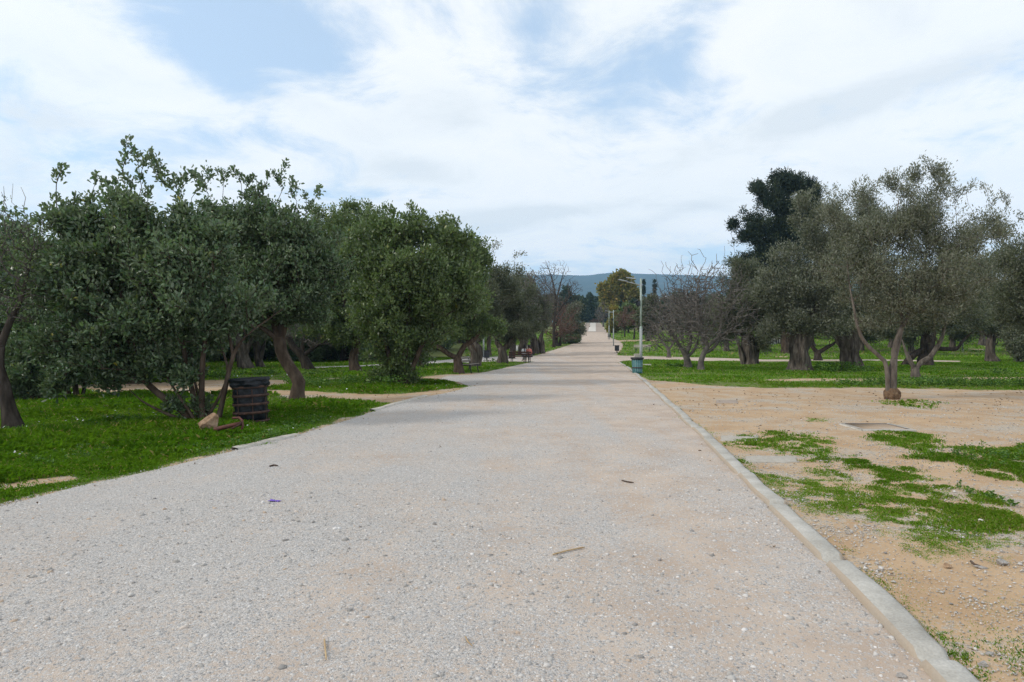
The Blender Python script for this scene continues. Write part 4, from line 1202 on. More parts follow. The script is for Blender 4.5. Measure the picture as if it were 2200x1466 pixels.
px_tree('olive_tree', 'old olive with reddish trunk partly hidden left of the thick leaning trunk', 'tree', 1690, 759,
        [[(1690, 759, 11), (1688, 742, 9), (1688, 715, 10)], [(1688, 716, 6), (1665, 690, 5)]], [(1685, 690, 55, 30), (1650, 680, 45, 36), (1690, 650, 50, 40)], seed=75, n=520, flute=.18, **dict(OLIVE_D, bark='bark_carob', per=36, ll=.24, lw=.08, sig=.45))

# the tall dark conifer above the olives
px_tree('conifer_tree', 'tall black-green conifer towering behind the olives on the right', 'tree', 1696, 0,
        [[(1696, 757, 9), (1694, 650, 8), (1690, 560, 7), (1688, 480, 5.5), (1694, 410, 3)], [(1690, 580, 4), (1660, 540, 3), (1620, 510, 2)], [(1690, 520, 4), (1720, 470, 3), (1740, 430, 2)], [(1690, 500, 4), (1660, 450, 3), (1630, 420, 2)]],
        [(1650, 430, 38, 32), (1700, 392, 36, 22), (1735, 410, 26, 26), (1630, 480, 40, 30), (1680, 460, 40, 28), (1730, 470, 36, 30), (1600, 510, 30, 18), (1650, 530, 45, 26), (1620, 560, 45, 24), (1590, 555, 22, 20), (1720, 530, 46, 26), (1690, 570, 60, 20), (1625, 405, 20, 14), (1750, 520, 26, 40), (1580, 485, 14, 8), (1690, 505, 40, 26), (1640, 585, 55, 18), (1700, 595, 60, 18), (1600, 580, 28, 16), (1660, 490, 30, 24), (1740, 450, 26, 26)],
        D=82, seed=76, n=1900, leaf='leaf_pine', bark='bark_dark', per=52, ll=.40, lw=.10, sig=.46, upl=.5, cs=.27, tip=.02, bf=.3, flute=.05, clump=14, shell=.6, jit=.06,
        shoots=[(1700, 372), (1720, 374), (1680, 380), (1630, 395), (1612, 412), (1655, 388), (1735, 388), (1595, 450), (1570, 485), (1574, 520), (1752, 398), (1662, 382)])

GR = 'grey green olives of the right grove'
g1 = grove('olive_tree', 'hazy grey-green olive far back in the right grove', GR, 52, 5.8, 6.2, 'leaf_olive_dark', 620, 38, .26, .085, on_ground(1560, 74), trunk_r=.3, bark='bark_olive', low=.34)
for i, (px, d, s) in enumerate([(1650, 104, 1.2), (1745, 84, 1.1), (1850, 74, 1.0), (1915, 80, 1.2), (1960, 66, 1.0), (2045, 74, 1.1), (2110, 86, 1.3), (2190, 70, 1.1), (2260, 60, 1.1), (1600, 100, 1.2), (1800, 104, 1.5), (2000, 100, 1.6), (2150, 108, 1.7), (1700, 110, 1.4),
                               (1510, 88, .95), (1465, 104, .9), (1900, 118, 1.8), (2300, 90, 1.5), (1540, 124, 1.3)]):
    copy_tree(g1, on_ground(px, d), i * 2.1, s, 'hazy grey-green olive far back in the right grove')

# ------------------------------------------------------------------ the far end of the path
def far_tree(name, label, px, d, top, halfw, kind, seed, n=420, group=None, botf=.12, per=34, ll=None, lw=None, **kw):
    b_ = on_ground(px, d); s = d / F
    H = HC - (top - CY) * s - b_.z
    W = halfw * s
    if kind == 'column':
        cr = [(0, 0, H * (f), W * min(1, 1.25 * (1 - f) ** .7), W * min(1, 1.25 * (1 - f) ** .7), H * .07) for f in np.linspace(.1, .97, 12)]
    elif kind == 'pine':
        cr = [(0, 0, H * f, W * (1.05 - f), W * (1.05 - f), H * .05) for f in np.linspace(.2, .98, 9)]
    else:
        cr = [(0, 0, H * .55, W * .8, W * .8, H * .33), (W * .35, 0, H * .45, W * .6, W * .6, H * .25), (-W * .4, .2 * W, H * .5, W * .55, W * .6, H * .26), (W * .1, -.2 * W, H * .8, W * .5, W * .5, H * .18)]
    px1 = 1.0 * d / 651
    return build_tree(name, label, 'tree', b_, [[(0, 0, 0, max(.1, H * .03)), (0, 0, H * .4, max(.07, H * .02))]], cr, seed=seed, n=n, per=per, ll=ll or px1 * 2.6, lw=lw or px1 * 1.5, sig=W * .17 + .15, cutz=H * botf * .5, group=group, **{**dict(cs=.2, clump=4 if kind in ('column', 'pine') else 14), **kw})

PLN = dict(name='plane_tree', kind='round', leaf='leaf_plane', bark='bark_olive')
b_ = on_ground(1326, 190)
px_tree('plane_tree', 'broad yellow-green plane tree in autumn leaf at the end of the path', 'tree', 1326, 0,
        [[(1326, 705, 3.5), (1326, 680, 3), (1328, 650, 2.5)], [(1328, 650, 2), (1310, 625, 1.5)], [(1328, 650, 2), (1345, 620, 1.5)]],
        [(1332, 598, 17, 15), (1315, 608, 14, 17), (1345, 612, 16, 18), (1322, 628, 18, 20), (1296, 627, 11, 14), (1302, 643, 14, 14), (1340, 640, 20, 22), (1358, 636, 12, 24), (1315, 655, 20, 14), (1345, 660, 22, 12)],
        D=190, seed=81, n=1100, leaf='leaf_plane', bark='bark_olive', per=34, ll=.75, lw=.5, sig=.85, upl=-.25, cs=.16, tip=.03, cutz=3, clump=16)
px_tree('shrub', 'yellow-green rounded shrub at the right edge of the far path', 'bush', 1322, 725,
        [[(1322, 725, 2), (1322, 700, 1.5)]], [(1324, 690, 17, 26), (1316, 700, 12, 22), (1332, 705, 15, 18)], D=132, seed=82, n=460, leaf='leaf_plane', bark='bark_dark', per=30, ll=.42, lw=.26, sig=.5, cutz=.3, tip=.02)
far_tree('bare_tree', 'pale grey leafless tree left of the yellow plane tree', 1296, 175, 648, 22, 'round', 83, n=700, twigpart=True, twig='twig_grey', bark='twig_grey', tip=.04, pipe=.2, bf=.2)
px_tree('almond_tree', 'brown leafless small tree on the far lawn beside the lamp posts', 'tree', 1344, 714,
        [[(1342, 714, 1.6), (1342, 704, 1.4), (1340, 695, 1.2)]], [(1338, 682, 18, 20), (1345, 668, 14, 16), (1330, 692, 12, 12)], D=112, seed=84, n=1000, bark='bark_dark', twig='twig_red', twigpart=True, tip=.022, bf=.2, jit=.13, pipe=.3, group='brown leafless trees on the far lawn')
px_tree('almond_tree', 'brown leafless small tree close behind the nearest lamp post', 'tree', 1364, 716,
        [[(1362, 716, 1.8), (1364, 704, 1.5), (1366, 695, 1.2)]], [(1364, 680, 20, 22), (1375, 690, 14, 16), (1355, 690, 14, 16)], D=104, seed=85, n=1100, bark='bark_dark', twig='twig_red', twigpart=True, tip=.021, bf=.2, jit=.13, pipe=.3, group='brown leafless trees on the far lawn')
px_tree('sapling', 'thin leafless sapling standing on the far lawn right of the twin lamp posts', 'tree', 1336.5, 727,
        [[(1336.5, 727, .6), (1336, 712, .5), (1337, 700, .4)]], [(1337, 704, 5, 8)], seed=86, n=40, bark='bark_dark', twig='twig_dark', twigpart=True, tip=.012)
far_tree('olive_tree', 'green olive right behind the nearest lamp post', 1392, 98, 640, 26, 'round', 87, n=520, leaf='leaf_olive_dark', bark='bark_dark')
far_tree('olive_tree', 'dark olive on the far lawn left of the nearest lamp post', 1350, 128, 652, 22, 'round', 88, n=420, leaf='leaf_green', bark='bark_dark')
far_tree('cypress_tree', 'slim pencil-shaped cypress beside the nearest lamp post', 1383, 175, 594, 4.6, 'column', 89, n=420, leaf='leaf_pine', bark='bark_dark', upl=1.2, ll=.34, lw=.16, per=50)
far_tree('conifer_tree', 'small ragged conifer against the blue hill', 1407, 185, 597, 9, 'pine', 90, n=240, ll=.4, lw=.16, per=34, leaf='leaf_pine', bark='bark_dark')
far_tree('cypress_tree', 'broad dark cypress in front of the plane tree crown', 1334, 172, 640, 4, 'column', 91, n=300, ll=.34, lw=.16, per=50, leaf='leaf_pine', bark='bark_dark', upl=1.2)
far_tree('conifer_tree', 'dark conifer at the right foot of the plane tree', 1364, 168, 645, 12, 'round', 92, n=420, leaf='leaf_conifer', bark='bark_dark')
GF = 'dark evergreens beyond the end of the path'
for i, (px, d, top, hw, kd) in enumerate([(1218, 215, 622, 20, 'round'), (1236, 225, 628, 20, 'round'), (1252, 240, 640, 16, 'pine'), (1268, 262, 628, 13, 'pine'), (1284, 275, 640, 14, 'round'), (1276, 300, 652, 20, 'round'),
                                          (1196, 200, 640, 24, 'round'), (1425, 150, 640, 26, 'round'), (1455, 165, 634, 28, 'round'), (1490, 180, 630, 30, 'round'), (1530, 180, 628, 30, 'round'), (1405, 200, 648, 26, 'round'), (1170, 190, 640, 26, 'round'), (1258, 330, 650, 26, 'round'), (1300, 330, 655, 24, 'round'),
                                          (1575, 170, 625, 34, 'round'), (1130, 180, 640, 30, 'round')]):
    far_tree('conifer_tree' if kd == 'pine' else 'evergreen_tree', 'dark evergreen tree massed beyond the end of the path', px, d, top, hw, kd, 200 + i, n=260, group=GF, leaf='leaf_conifer', bark='bark_dark')

# ------------------------------------------------------------------ grass, weeds, stones
def scatter(xmin_px, xmax_px, y0, y1, n, rng):
    """random ground points in a wedge in front of the viewer, uniform in area"""
    y = np.sqrt(y0 ** 2 + (y1 ** 2 - y0 ** 2) * rng.rand(n))
    x = (xmin_px + (xmax_px - xmin_px) * rng.rand(n) - CX) / F * y
    return x, y


rng = np.random.RandomState(5)
GV, GF_, GT, n0 = [], [], [], 0
SH_CELLS = 0
for (a, c, y0, y1, cnt, h, w, zone) in ((-300, 1150, 5.5, 9, 125000, .10, .0062, 'L'), (-300, 1150, 9, 15, 170000, .115, .0085, 'L'), (-300, 1150, 15, 26, 125000, .12, .014, 'L'), (-150, 1150, 26, 60, 110000, .10, .034, 'L'),
                                        (1250, 2350, 2.9, 5.2, 110000, .026, .0040, 'P'), (1250, 2350, 5.2, 9, 240000, .032, .0055, 'P'), (1300, 2350, 9, 14, 160000, .036, .0085, 'P'), (1300, 2350, 14, 26, 90000, .045, .014, 'P'), (1300, 2350, 26, 60, 130000, .08, .032, 'R'),
                                        (1000, 2350, 60, 140, 90000, .14, .09, 'R')):
    if zone == 'P' or y1 <= 26:
        k_ = 11 if zone == 'P' else 7
        x, y = scatter(a, c, y0, y1, cnt // k_, rng)
        tr_ = (.012 + .03 * rng.rand(len(x))) * (1 if zone == 'P' else 1.5)
        x = np.repeat(x, k_) + rng.normal(size=len(x) * k_) * np.repeat(tr_, k_); y = np.repeat(y, k_) + rng.normal(size=len(y) * k_) * np.repeat(tr_, k_)
    else:
        x, y = scatter(a, c, y0, y1, cnt, rng)
    g = grass_density(x, y)
    keep = rng.rand(len(x)) < g ** 1.1
    x, y, g = x[keep], y[keep], g[keep]
    n = len(x)
    z = terr(x, y)
    tall = vnoise(x, y, .55, 4, 21)
    hh = h * (.45 + .9 * rng.rand(n)) * (.45 + 1.25 * sst(tall, .3, .7)) * (.55 + .45 * g)
    if zone == 'L':
        edge = sst(-sdist(np.stack([x, y], 1), PATH), .0, .9)
        hh *= .35 + .65 * edge
    az = rng.rand(n) * 6.283
    lean = .25 + .75 * rng.rand(n)
    dx = np.cos(az); dy = np.sin(az)
    ww = w * (.7 + .6 * rng.rand(n))
    P = np.stack([x, y, z - .004], 1)
    side = np.stack([-dy, dx, np.zeros(n)], 1) * ww[:, None] * .5
    mid = P + np.stack([dx * lean * hh * .35, dy * lean * hh * .35, hh * .62], 1)
    top = P + np.stack([dx * lean * hh * .95, dy * lean * hh * .95, hh * (1.05 - .45 * lean)], 1)
    V = np.stack([P - side, P + side, mid + side * .8, top, mid - side * .8], 1).reshape(-1, 3)
    GV.append(V); GF_.append(np.arange(n)[:, None] * 5 + np.array([0, 1, 2, 3, 4]) + n0); n0 += n * 5
    t = .25 + .55 * vnoise(x, y, .8, 4, 30) + .35 * (rng.rand(n) - .5) + (.10 if zone == 'P' else 0)
    dry = rng.rand(n) < (.05 if zone != 'P' else .10)
    t = np.where(dry, 1.0, np.clip(t, 0, .93))
    GT.append(np.repeat(t, 5))
grass = mesh_np('grass', np.concatenate(GV), [np.concatenate(GF_).astype(np.int32)], M['grass'], attrs={'tint': np.concatenate(GT)})
tag(grass, kind='stuff')

# broad-leaved weeds growing in the grass: one mass of leaves
WP, WD, WS = [], [], []
spots = []
rngw = np.random.RandomState(8)
for (px, py, spread, k, hgt) in [(545, 958, 34, 60, .16), (590, 945, 30, 46, .14), (520, 972, 40, 40, .10), (380, 940, 60, 60, .10), (300, 930, 70, 60, .10), (480, 985, 50, 40, .08),
                                 (1800, 797, 45, 70, .45), (1770, 800, 25, 40, .38), (1850, 800, 25, 24, .3), (1890, 828, 26, 50, .28), (1960, 828, 60, 90, .28), (2040, 829, 60, 90, .28), (2120, 829, 60, 80, .25), (1830, 828, 40, 40, .2), (2190, 829, 40, 60, .25),
                                 (690, 832, 50, 70, .3), (760, 828, 40, 60, .35), (640, 826, 30, 40, .25), (830, 832, 30, 50, .4), (2170, 985, 50, 40, .12), (2100, 990, 30, 30, .10), (1460, 790, 40, 40, .2), (470, 812, 60, 60, .3), (560, 806, 50, 50, .25), (700, 806, 60, 50, .22),
                                 (1050, 778, 20, 26, .25), (2130, 1072, 18, 16, .05), (2150, 804, 30, 30, .25), (640, 862, 30, 40, .14), (700, 880, 40, 30, .1), (200, 880, 90, 70, .14), (80, 890, 70, 60, .14), (140, 930, 90, 60, .1), (60, 960, 90, 50, .09), (220, 960, 90, 60, .09), (330, 975, 70, 40, .07), (150, 985, 90, 50, .07), (420, 965, 60, 50, .08), (30, 930, 60, 40, .1), (260, 905, 70, 50, .12), (350, 915, 60, 50, .12), (660, 905, 50, 30, .08), (620, 920, 40, 30, .08)]:
    c = at(px, py)
    s = c.y / F
    for q in range(k):
        x = c.x + rngw.normal() * spread * s * .55; y = c.y + rngw.normal() * .12 * min(c.y, 9) * .35
        z = tz(x, y)
        for w_ in range(9):
            hh = hgt * rngw.rand()
            aa = rngw.rand() * 6.28
            WP.append((x + math.cos(aa) * hgt * .25 * rngw.rand(), y + math.sin(aa) * hgt * .25 * rngw.rand(), z + hh))
            WD.append((math.cos(aa), math.sin(aa), .25 + .4 * rngw.rand()))
            WS.append(min(.10, max(.028, .0026 * c.y)) * (.6 + .8 * rngw.rand()))
WP = np.array(WP); WD = np.array(WD); WS = np.array(WS)
okw = sdist(WP[:, :2], PATH) < -.05
WP, WD, WS = WP[okw], WD[okw], WS[okw]
V, Fq, kk = leaves_np(WP, WD, WS, WS * .75, rngw, True, 1.2)
tag(mesh_np('weeds', V, [Fq], M['weed'], attrs={'tint': np.repeat(rngw.rand(len(WP)), kk)}), kind='stuff')

# daisies dotted through the left lawn
rng = np.random.RandomState(19)
x, y = scatter(-300, 1000, 6.5, 30, 2600, rng)
gsel = (grass_density(x, y) > .6) & (rng.rand(len(x)) < .05 + .5 * sst(vnoise(x, y, .5, 3, 71), .55, .72))
x, y = x[gsel], y[gsel]
fl_ = MB()
for a_, b_ in zip(x, y):
    r_ = .009 + .0006 * b_
    h_ = tz(a_, b_) + .07 + .05 * rng.rand()
    tl = rng.normal(size=2) * .3
    fl_.add([(a_ + r_ * math.cos(t), b_ + r_ * math.sin(t), h_ + r_ * (tl[0] * math.cos(t) + tl[1] * math.sin(t))) for t in np.linspace(0, 6.283, 7)[:-1]], [(0, 1, 2, 3, 4, 5)])
tag(fl_.build('daisies', M['paper']), kind='stuff')

# loose stones: a rough convex chip, repeated with its own size, turn and tint
m, nt, b = newmat('gravel_stone')
a = nd(nt, 'ShaderNodeAttribute', attribute_name='tint')
rp = ramp(nt, [(0, (.22, .21, .20)), (.25, (.33, .315, .295)), (.55, (.45, .43, .405)), (.8, (.56, .535, .51)), (.93, (.67, .65, .63)), (1, (.44, .345, .265))], a.outputs['Fac'])
nt.links.new(rp.outputs[0], b.inputs['Base Color']); b.inputs['Roughness'].default_value = .9; b.inputs['Specular IOR Level'].default_value = .2
M['gravel_stone'] = m
phi = (1 + 5 ** .5) / 2
ICO = np.array([(-1, phi, 0), (1, phi, 0), (-1, -phi, 0), (1, -phi, 0), (0, -1, phi), (0, 1, phi), (0, -1, -phi), (0, 1, -phi), (phi, 0, -1), (phi, 0, 1), (-phi, 0, -1), (-phi, 0, 1)]) / 1.9
ICF = np.array([(0, 11, 5), (0, 5, 1), (0, 1, 7), (0, 7, 10), (0, 10, 11), (1, 5, 9), (5, 11, 4), (11, 10, 2), (10, 7, 6), (7, 1, 8), (3, 9, 4), (3, 4, 2), (3, 2, 6), (3, 6, 8), (3, 8, 9), (4, 9, 5), (2, 4, 11), (6, 2, 10), (8, 6, 7), (9, 8, 1)])
OCT = np.array([(1, 0, 0), (-1, 0, 0), (0, 1, 0), (0, -1, 0), (0, 0, 1), (0, 0, -1)], float)
OCF = np.array([(0, 2, 4), (2, 1, 4), (1, 3, 4), (3, 0, 4), (2, 0, 5), (1, 2, 5), (3, 1, 5), (0, 3, 5)])


def stones(x, y, r, rng, base, faces):
    n = len(x)
    k = len(base)
    V = base[None] * (1 + .28 * rng.normal(size=(n, k, 1)).clip(-1.6, 1.6)) * np.stack([1 + .3 * rng.normal(size=n).clip(-1.5, 1.5), .8 + .2 * rng.rand(n), .55 + .3 * rng.rand(n)], 1)[:, None, :]
    az = rng.rand(n) * 6.283
    ca, sa = np.cos(az)[:, None], np.sin(az)[:, None]
    X = V[:, :, 0] * ca - V[:, :, 1] * sa; Y = V[:, :, 0] * sa + V[:, :, 1] * ca
    Z = V[:, :, 2]
    P = np.stack([X * r[:, None] + x[:, None], Y * r[:, None] + y[:, None], Z * r[:, None] + (terr(x, y) + r * .12 + .006)[:, None]], 2)
    Fs = faces[None] + (np.arange(n) * k)[:, None, None]
    return P.reshape(-1, 3), Fs.reshape(-1, 3).astype(np.int32)


rng = np.random.RandomState(6)
SV, SF, ST, n0 = [], [], [], 0
for (y0, y1, cnt, rmed, base, faces) in ((2.7, 4.6, 72000, .0046, OCT, OCF), (2.7, 4.6, 4200, .0088, ICO, ICF), (4.6, 7, 84000, .0055, OCT, OCF), (4.6, 7, 3000, .0108, ICO, ICF), (7, 11, 66000, .0070, OCT, OCF), (11, 18, 30000, .010, OCT, OCF)):
    x, y = scatter(-100, 2300, y0, y1, cnt, rng)
    P2 = np.stack([x, y], 1)
    dp = sdist(P2, PATH)
    onp = dp > -.15
    n1 = vnoise(x, y, .5, 4, 41); n2 = vnoise(x, y, 2.4, 4, 42)
    dens_ = np.where(onp, sst(n1 + .6 * (n2 - .5) - .04 * x, (.30), .66) * .72 + .28, .10 + .55 * sst(n2 + .4 * (n1 - .5), .5, .72))
    kd = np.min(np.hypot(x[:, None] - KERBLINE[None, :, 0] + .35, y[:, None] - KERBLINE[None, :, 1]), 1)
    dens_ = np.where(onp & (kd < .3), np.maximum(dens_, .6), dens_)
    gr = grass_density(x, y)
    dens_ = dens_ * (1 - .85 * gr) * (dp < 30)
    kb = sst(np.min(np.hypot(x[:, None] - KERBLINE[None, :, 0] + .13, y[:, None] - KERBLINE[None, :, 1]), 1), .08, .12)
    keep = rng.rand(len(x)) < dens_ * kb
    x, y = x[keep], y[keep]
    r = rmed * np.exp(.38 * rng.normal(size=len(x)).clip(-2, 2.2))
    V, Fs = stones(x, y, r, rng, base, faces)
    SV.append(V); SF.append(Fs + n0); n0 += len(V)
    t = np.clip(.5 + .24 * rng.normal(size=len(x)), 0, .97)
    t = np.where(rng.rand(len(x)) < .06, 1.0, t)
    ST.append(np.repeat(t, len(base)))
tag(mesh_np('gravel', np.concatenate(SV), [np.concatenate(SF)], M['gravel_stone'], attrs={'tint': np.concatenate(ST)}), kind='stuff')


rng = np.random.RandomState(15)
x, y = scatter(-100, 2300, 3.0, 26, 5200, rng)
sel = rng.rand(len(x)) < (.10 + .5 * sst(vnoise(x, y, .35, 4, 61), .5, .7)) * np.where(x < -2, .45, 1) * np.where(sdist(np.stack([x, y], 1), PATH) > .5, .05, 1)
x, y = x[sel], y[sel]
az = rng.rand(len(x)) * 6.283
lvs = .018 + .03 * rng.rand(len(x)) + .0011 * y
V, Fq, kk = leaves_np(np.stack([x, y, terr(x, y) + .014 + .02 * rng.rand(len(x))], 1), np.stack([np.cos(az), np.sin(az), .25 * rng.normal(size=len(x))], 1), lvs, lvs * .5, rng, True, 3)
M['dead_leaf'] = leafmat('dead_leaf', [(0, (.06, .035, .018)), (.6, (.16, .10, .05)), (1, (.32, .24, .12))], .8, .05, .2)
tag(mesh_np('fallen_leaves', V, [Fq], M['dead_leaf'], attrs={'tint': np.repeat(rng.rand(len(x)), kk)}), kind='stuff')


def boulder(name, label, px, py, size, seed, mat, rot=0, sink=.1, group=None, sub=3):
    import bmesh
    bm = bmesh.new()
    bmesh.ops.create_icosphere(bm, subdivisions=sub, radius=1)
    rr = random.Random(seed)
    pl = [(Vector((rr.gauss(0, 1), rr.gauss(0, 1), rr.gauss(0, 1))).normalized(), rr.uniform(.5, .82)) for _ in range(13)]
    for v in bm.verts:
        p = v.co.copy()
        for nrm, dd in pl:                      # split faces of a broken stone
            t = p.dot(nrm)
            if t > dd: p -= nrm * (t - dd)
        v.co = Vector((p.x * size[0], p.y * size[1], p.z * size[2]))
        v.co += Vector((rr.gauss(0, 1), rr.gauss(0, 1), rr.gauss(0, 1))) * .02 * min(size)
    me = bpy.data.meshes.new(name); bm.to_mesh(me); bm.free()
    me.materials.append(M[mat])
    o = bpy.data.objects.new(name, me)
    c = at(px, py)
    o.location = (c.x, c.y, c.z + size[2] * (1 - sink * 2))
    o.rotation_euler = (rr.uniform(-.2, .2), rr.uniform(-.2, .2), rot)
    link(o)
    return tag(o, label, 'stone', group)


boulder('boulder', 'tan broken boulder leaning against the fallen rusty post', 447, 936, (.20, .18, .25), 4, 'stone_tan', .4, .12)
boulder('stone_block', 'grey squarish stone half hidden in weeds right of the wire bin', 583, 932, (.12, .10, .075), 9, 'stone_grey', .2, .2)
boulder('stone', 'largest pale grey stone lying on the bare earth at the right', 2152, 1214, (.055, .04, .03), 12, 'stone_grey', .3, .2)
boulder('stone', 'small tan stone lying at the edge of the right grass patch', 2036, 1220, (.035, .03, .02), 13, 'stone_tan', .3, .2)
boulder('stone', 'flat dark-edged stone left of the largest pale stone on the right', 2108, 1222, (.05, .02, .015), 14, 'stone_grey', -.3, .2)
boulder('stone', 'pale stone at the bottom of the path beside the kerb', 1938, 1458, (.035, .026, .018), 15, 'stone_grey', .3, .2)
boulder('stone', 'blue grey stone on the bare earth at the bottom right', 2112, 1432, (.03, .022, .018), 16, 'stone_grey', .3, .2)

# ------------------------------------------------------------------ litter
def stick(label, pts, r, mat, name='stick'):
    W = []
    for px, py in pts:
        c = at(px, py); W.append((c.x, c.y, c.z + .02))
    W = catmull(np.c_[np.array(W), np.zeros(len(W))], .03)[:, :3]
    rr = np.full(len(W), r); rr[-1] *= .5
    o = MB().tube(W, rr, 6).build(name, M[mat])
    return tag(o, label, 'stick')


stick('pale dry reed stalk lying across the middle of the path', [(1188, 1197), (1222, 1188), (1257, 1181)], .006, 'straw')
stick('thin grey stick pointing along the path at the bottom edge', [(697, 1382), (699, 1405), (701, 1425)], .005, 'straw')
stick('short curled straw on the lower middle of the path', [(1000, 1376), (1006, 1388), (1015, 1396)], .004, 'straw')
stick('short dark stick on the path left of centre', [(580, 1005), (588, 1003), (597, 1004)], .012, 'stick_dark')
stick('dark twig on the path near the kerb', [(1336, 1036), (1348, 1039), (1362, 1041)], .008, 'stick_dark')
stick('curved dry root piece on the earth at the right edge', [(2086, 1212), (2094, 1219), (2106, 1222)], .009, 'stick_dark')


def crumple(name, label, cat, px, py, w, d, h, mat, seed, rz=0):
    rr = np.random.RandomState(seed)
    n, k = 9, 6
    V = []
    for i in range(n):
        for j in range(k):
            u, v = i / (n - 1) - .5, j / (k - 1) - .5
            V.append((u * w + rr.normal() * w * .03, v * d + rr.normal() * d * .05, abs(math.sin(u * 9 + seed) * .5 + rr.normal() * .4) * h + .004))
    fs = [(i * k + j, (i + 1) * k + j, (i + 1) * k + j + 1, i * k + j + 1) for i in range(n - 1) for j in range(k - 1)]
    c = at(px, py)
    o = MB().add(V, fs).build(name, M[mat])
    o.location = (c.x, c.y, c.z + .01); o.rotation_euler = (0, 0, rz)
    md = o.modifiers.new('thickness', 'SOLIDIFY'); md.thickness = .0015
    return tag(o, label, cat)


crumple('wrapper', 'crumpled purple wrapper lying on the gravel path', 'litter', 590, 1080, .12, .045, .012, 'purple', 3, -.2)
crumple('paper_scrap', 'pale blue-white paper scrap on the left lawn', 'litter', 33, 984, .16, .09, .06, 'paper', 5, .3)

# ------------------------------------------------------------------ slabs and covers on the right
def slab(name, label, cat, px0, px1, py0, py1, h, mat, seed):
    a, b2 = at(px0, py1), at(px1, py1)
    c, d = at(px1 + (px0 - px1) * .06, py0), at(px0 + (px1 - px0) * .02, py0)
    rr = random.Random(seed)
    ring = []
    corners = [a, b2, c, d]
    for i in range(4):
        p, q = corners[i], corners[(i + 1) % 4]
        for k in range(10):
            t = k / 10
            v = p.lerp(q, t)
            ring.append(Vector((v.x + rr.gauss(0, .008), v.y + rr.gauss(0, .02), v.z)))
    ctr = sum(ring, Vector()) / len(ring)
    V = [(v.x, v.y, v.z - .04) for v in ring] + [(v.x, v.y, v.z + h * .7) for v in ring] + [tuple(ctr + (v - ctr) * .94 + Vector((0, 0, h))) for v in ring]
    n = len(ring)
    fs = [(i + L * n, (i + 1) % n + L * n, (i + 1) % n + (L + 1) * n, i + (L + 1) * n) for L in range(2) for i in range(n)]
    fs.append(tuple(range(2 * n, 3 * n)))
    V = [(x - ctr.x, y - ctr.y, z - ctr.z) for x, y, z in V]
    o = MB().add(V, fs).build(name, M[mat])
    o.location = ctr
    return tag(o, label, cat)


slab('concrete_slab', 'farther pale concrete slab set in the grass beside the kerb', 'slab', 1548, 1632, 937, 948, .012, 'concrete_pale', 1)
slab('concrete_slab', 'nearer pale concrete slab set in the earth beside the kerb', 'slab', 1600, 1716, 981, 994, .012, 'concrete_pale', 2)
slab('drain_cover', 'dark flat drain plate on the earth beyond the kerb bend', 'cover', 1538, 1586, 861, 867, .015, 'paving_brown', 3)

c0 = at(1882, 920)
c0.z -= .042
mh = empty('manhole', c0, R(-3), 'square sunken manhole with an earth-filled lid in a concrete frame', 'manhole')
fr = MB()
for (cx, cy, dx, dy) in ((0, -.44, .98, .10), (0, .44, .98, .06), (-.45, 0, .08, .84), (.45, 0, .08, .84)):
    fr.box((cx, cy, .02), (dx, dy, .12), bev=.012)
fr.build('frame', M['concrete'], mh)
MB().box((0, .40, .05), (.80, .010, .06)).box((.403, 0, .05), (.010, .80, .05)).build('metal_rim', M['rust'], mh)
m, nt, b = newmat('lid_earth')
col, h, co = soil_nodes(nt, (.40, .27, .165), (.47, .335, .22), (.42, .39, .345), -.15, 1.2)
nt.links.new(col, b.inputs['Base Color']); b.inputs['Roughness'].default_value = .95
bump_to(nt, b, h, .4, .012)
MB().box((0, 0, .046), (.80, .78, .05), bev=.006).build('lid', m, mh)

# ------------------------------------------------------------------ the rusty wire bin, its bag and the fallen post
c0 = at(541, 911)
bn = empty('wire_litter_bin', c0, R(20), 'round rusty hoop litter bin with a black bag on the left lawn', 'litter bin')
bn.rotation_euler = (R(-1.5), R(-2.5), R(20))
Rb, Hb = .335, .84
for z in (.06, .235, .40, .565, .735):
    hp = MB().lathe([(Rb, z - .026), (Rb + .006, z - .024), (Rb + .006, z + .024), (Rb, z + .026), (Rb - .004, z), (Rb, z - .026)], 40)
    hp.build('hoop', M['rust'], bn, smooth=False)
for k in range(7):
    a = k * 2 * math.pi / 7 + .35
    MB().box((0, 0, 0), (.008, .016, Hb - .02), bev=.001, M=None).build('upright_bar', M['rust'], bn)
    o = bn.children[-1] if False else [q for q in bpy.data.objects if q.name.startswith('upright_bar')][-1]
    o.location = ((Rb - .012) * math.cos(a), (Rb - .012) * math.sin(a), Hb / 2 - .02)
    o.rotation_euler = (0, 0, a)
plate = MB().lathe([(.02, .035), (Rb - .02, .035), (Rb - .02, .045), (.02, .045)], 30)
plate.build('base_plate', M['rust'], bn)
post = MB().tube([(0, 0, -.3), (0, 0, .04)], .03, 10)
post.build('ground_post', M['rust'], bn)

rr = np.random.RandomState(17)
def bagwob(a, z):
    return .035 * math.sin(7 * a + 9 * z) + .025 * math.sin(13 * a - 14 * z + 1) + .02 * math.sin(3 * a + 21 * z)
def rimwob(a, z):
    return .03 * math.sin(5 * a + 20 * z) + .018 * math.sin(11 * a - 31 * z) + .02 * math.sin(2 * a + 1)
bg = MB()
bg.lathe([(.02, .08), (.27, .07), (.295, .13), (.30, .35), (.305, .55), (.31, .70), (.318, .78), (.322, .84)], 64, wob=bagwob)
bag = bg.build('bin_bag', M['bag'], None, smooth=True)
bag.location = c0; bag.rotation_euler = (R(-1.5), R(-2.5), R(20))
tag(bag, 'black plastic bag lining the rusty wire bin', 'bag')
cuff = MB().lathe([(.320, .835), (.33, .895), (.352, .915), (.375, .90), (.375, .86), (.358, .83), (.368, .80), (.36, .765), (.345, .745), (.346, .74)], 72, wob=rimwob)
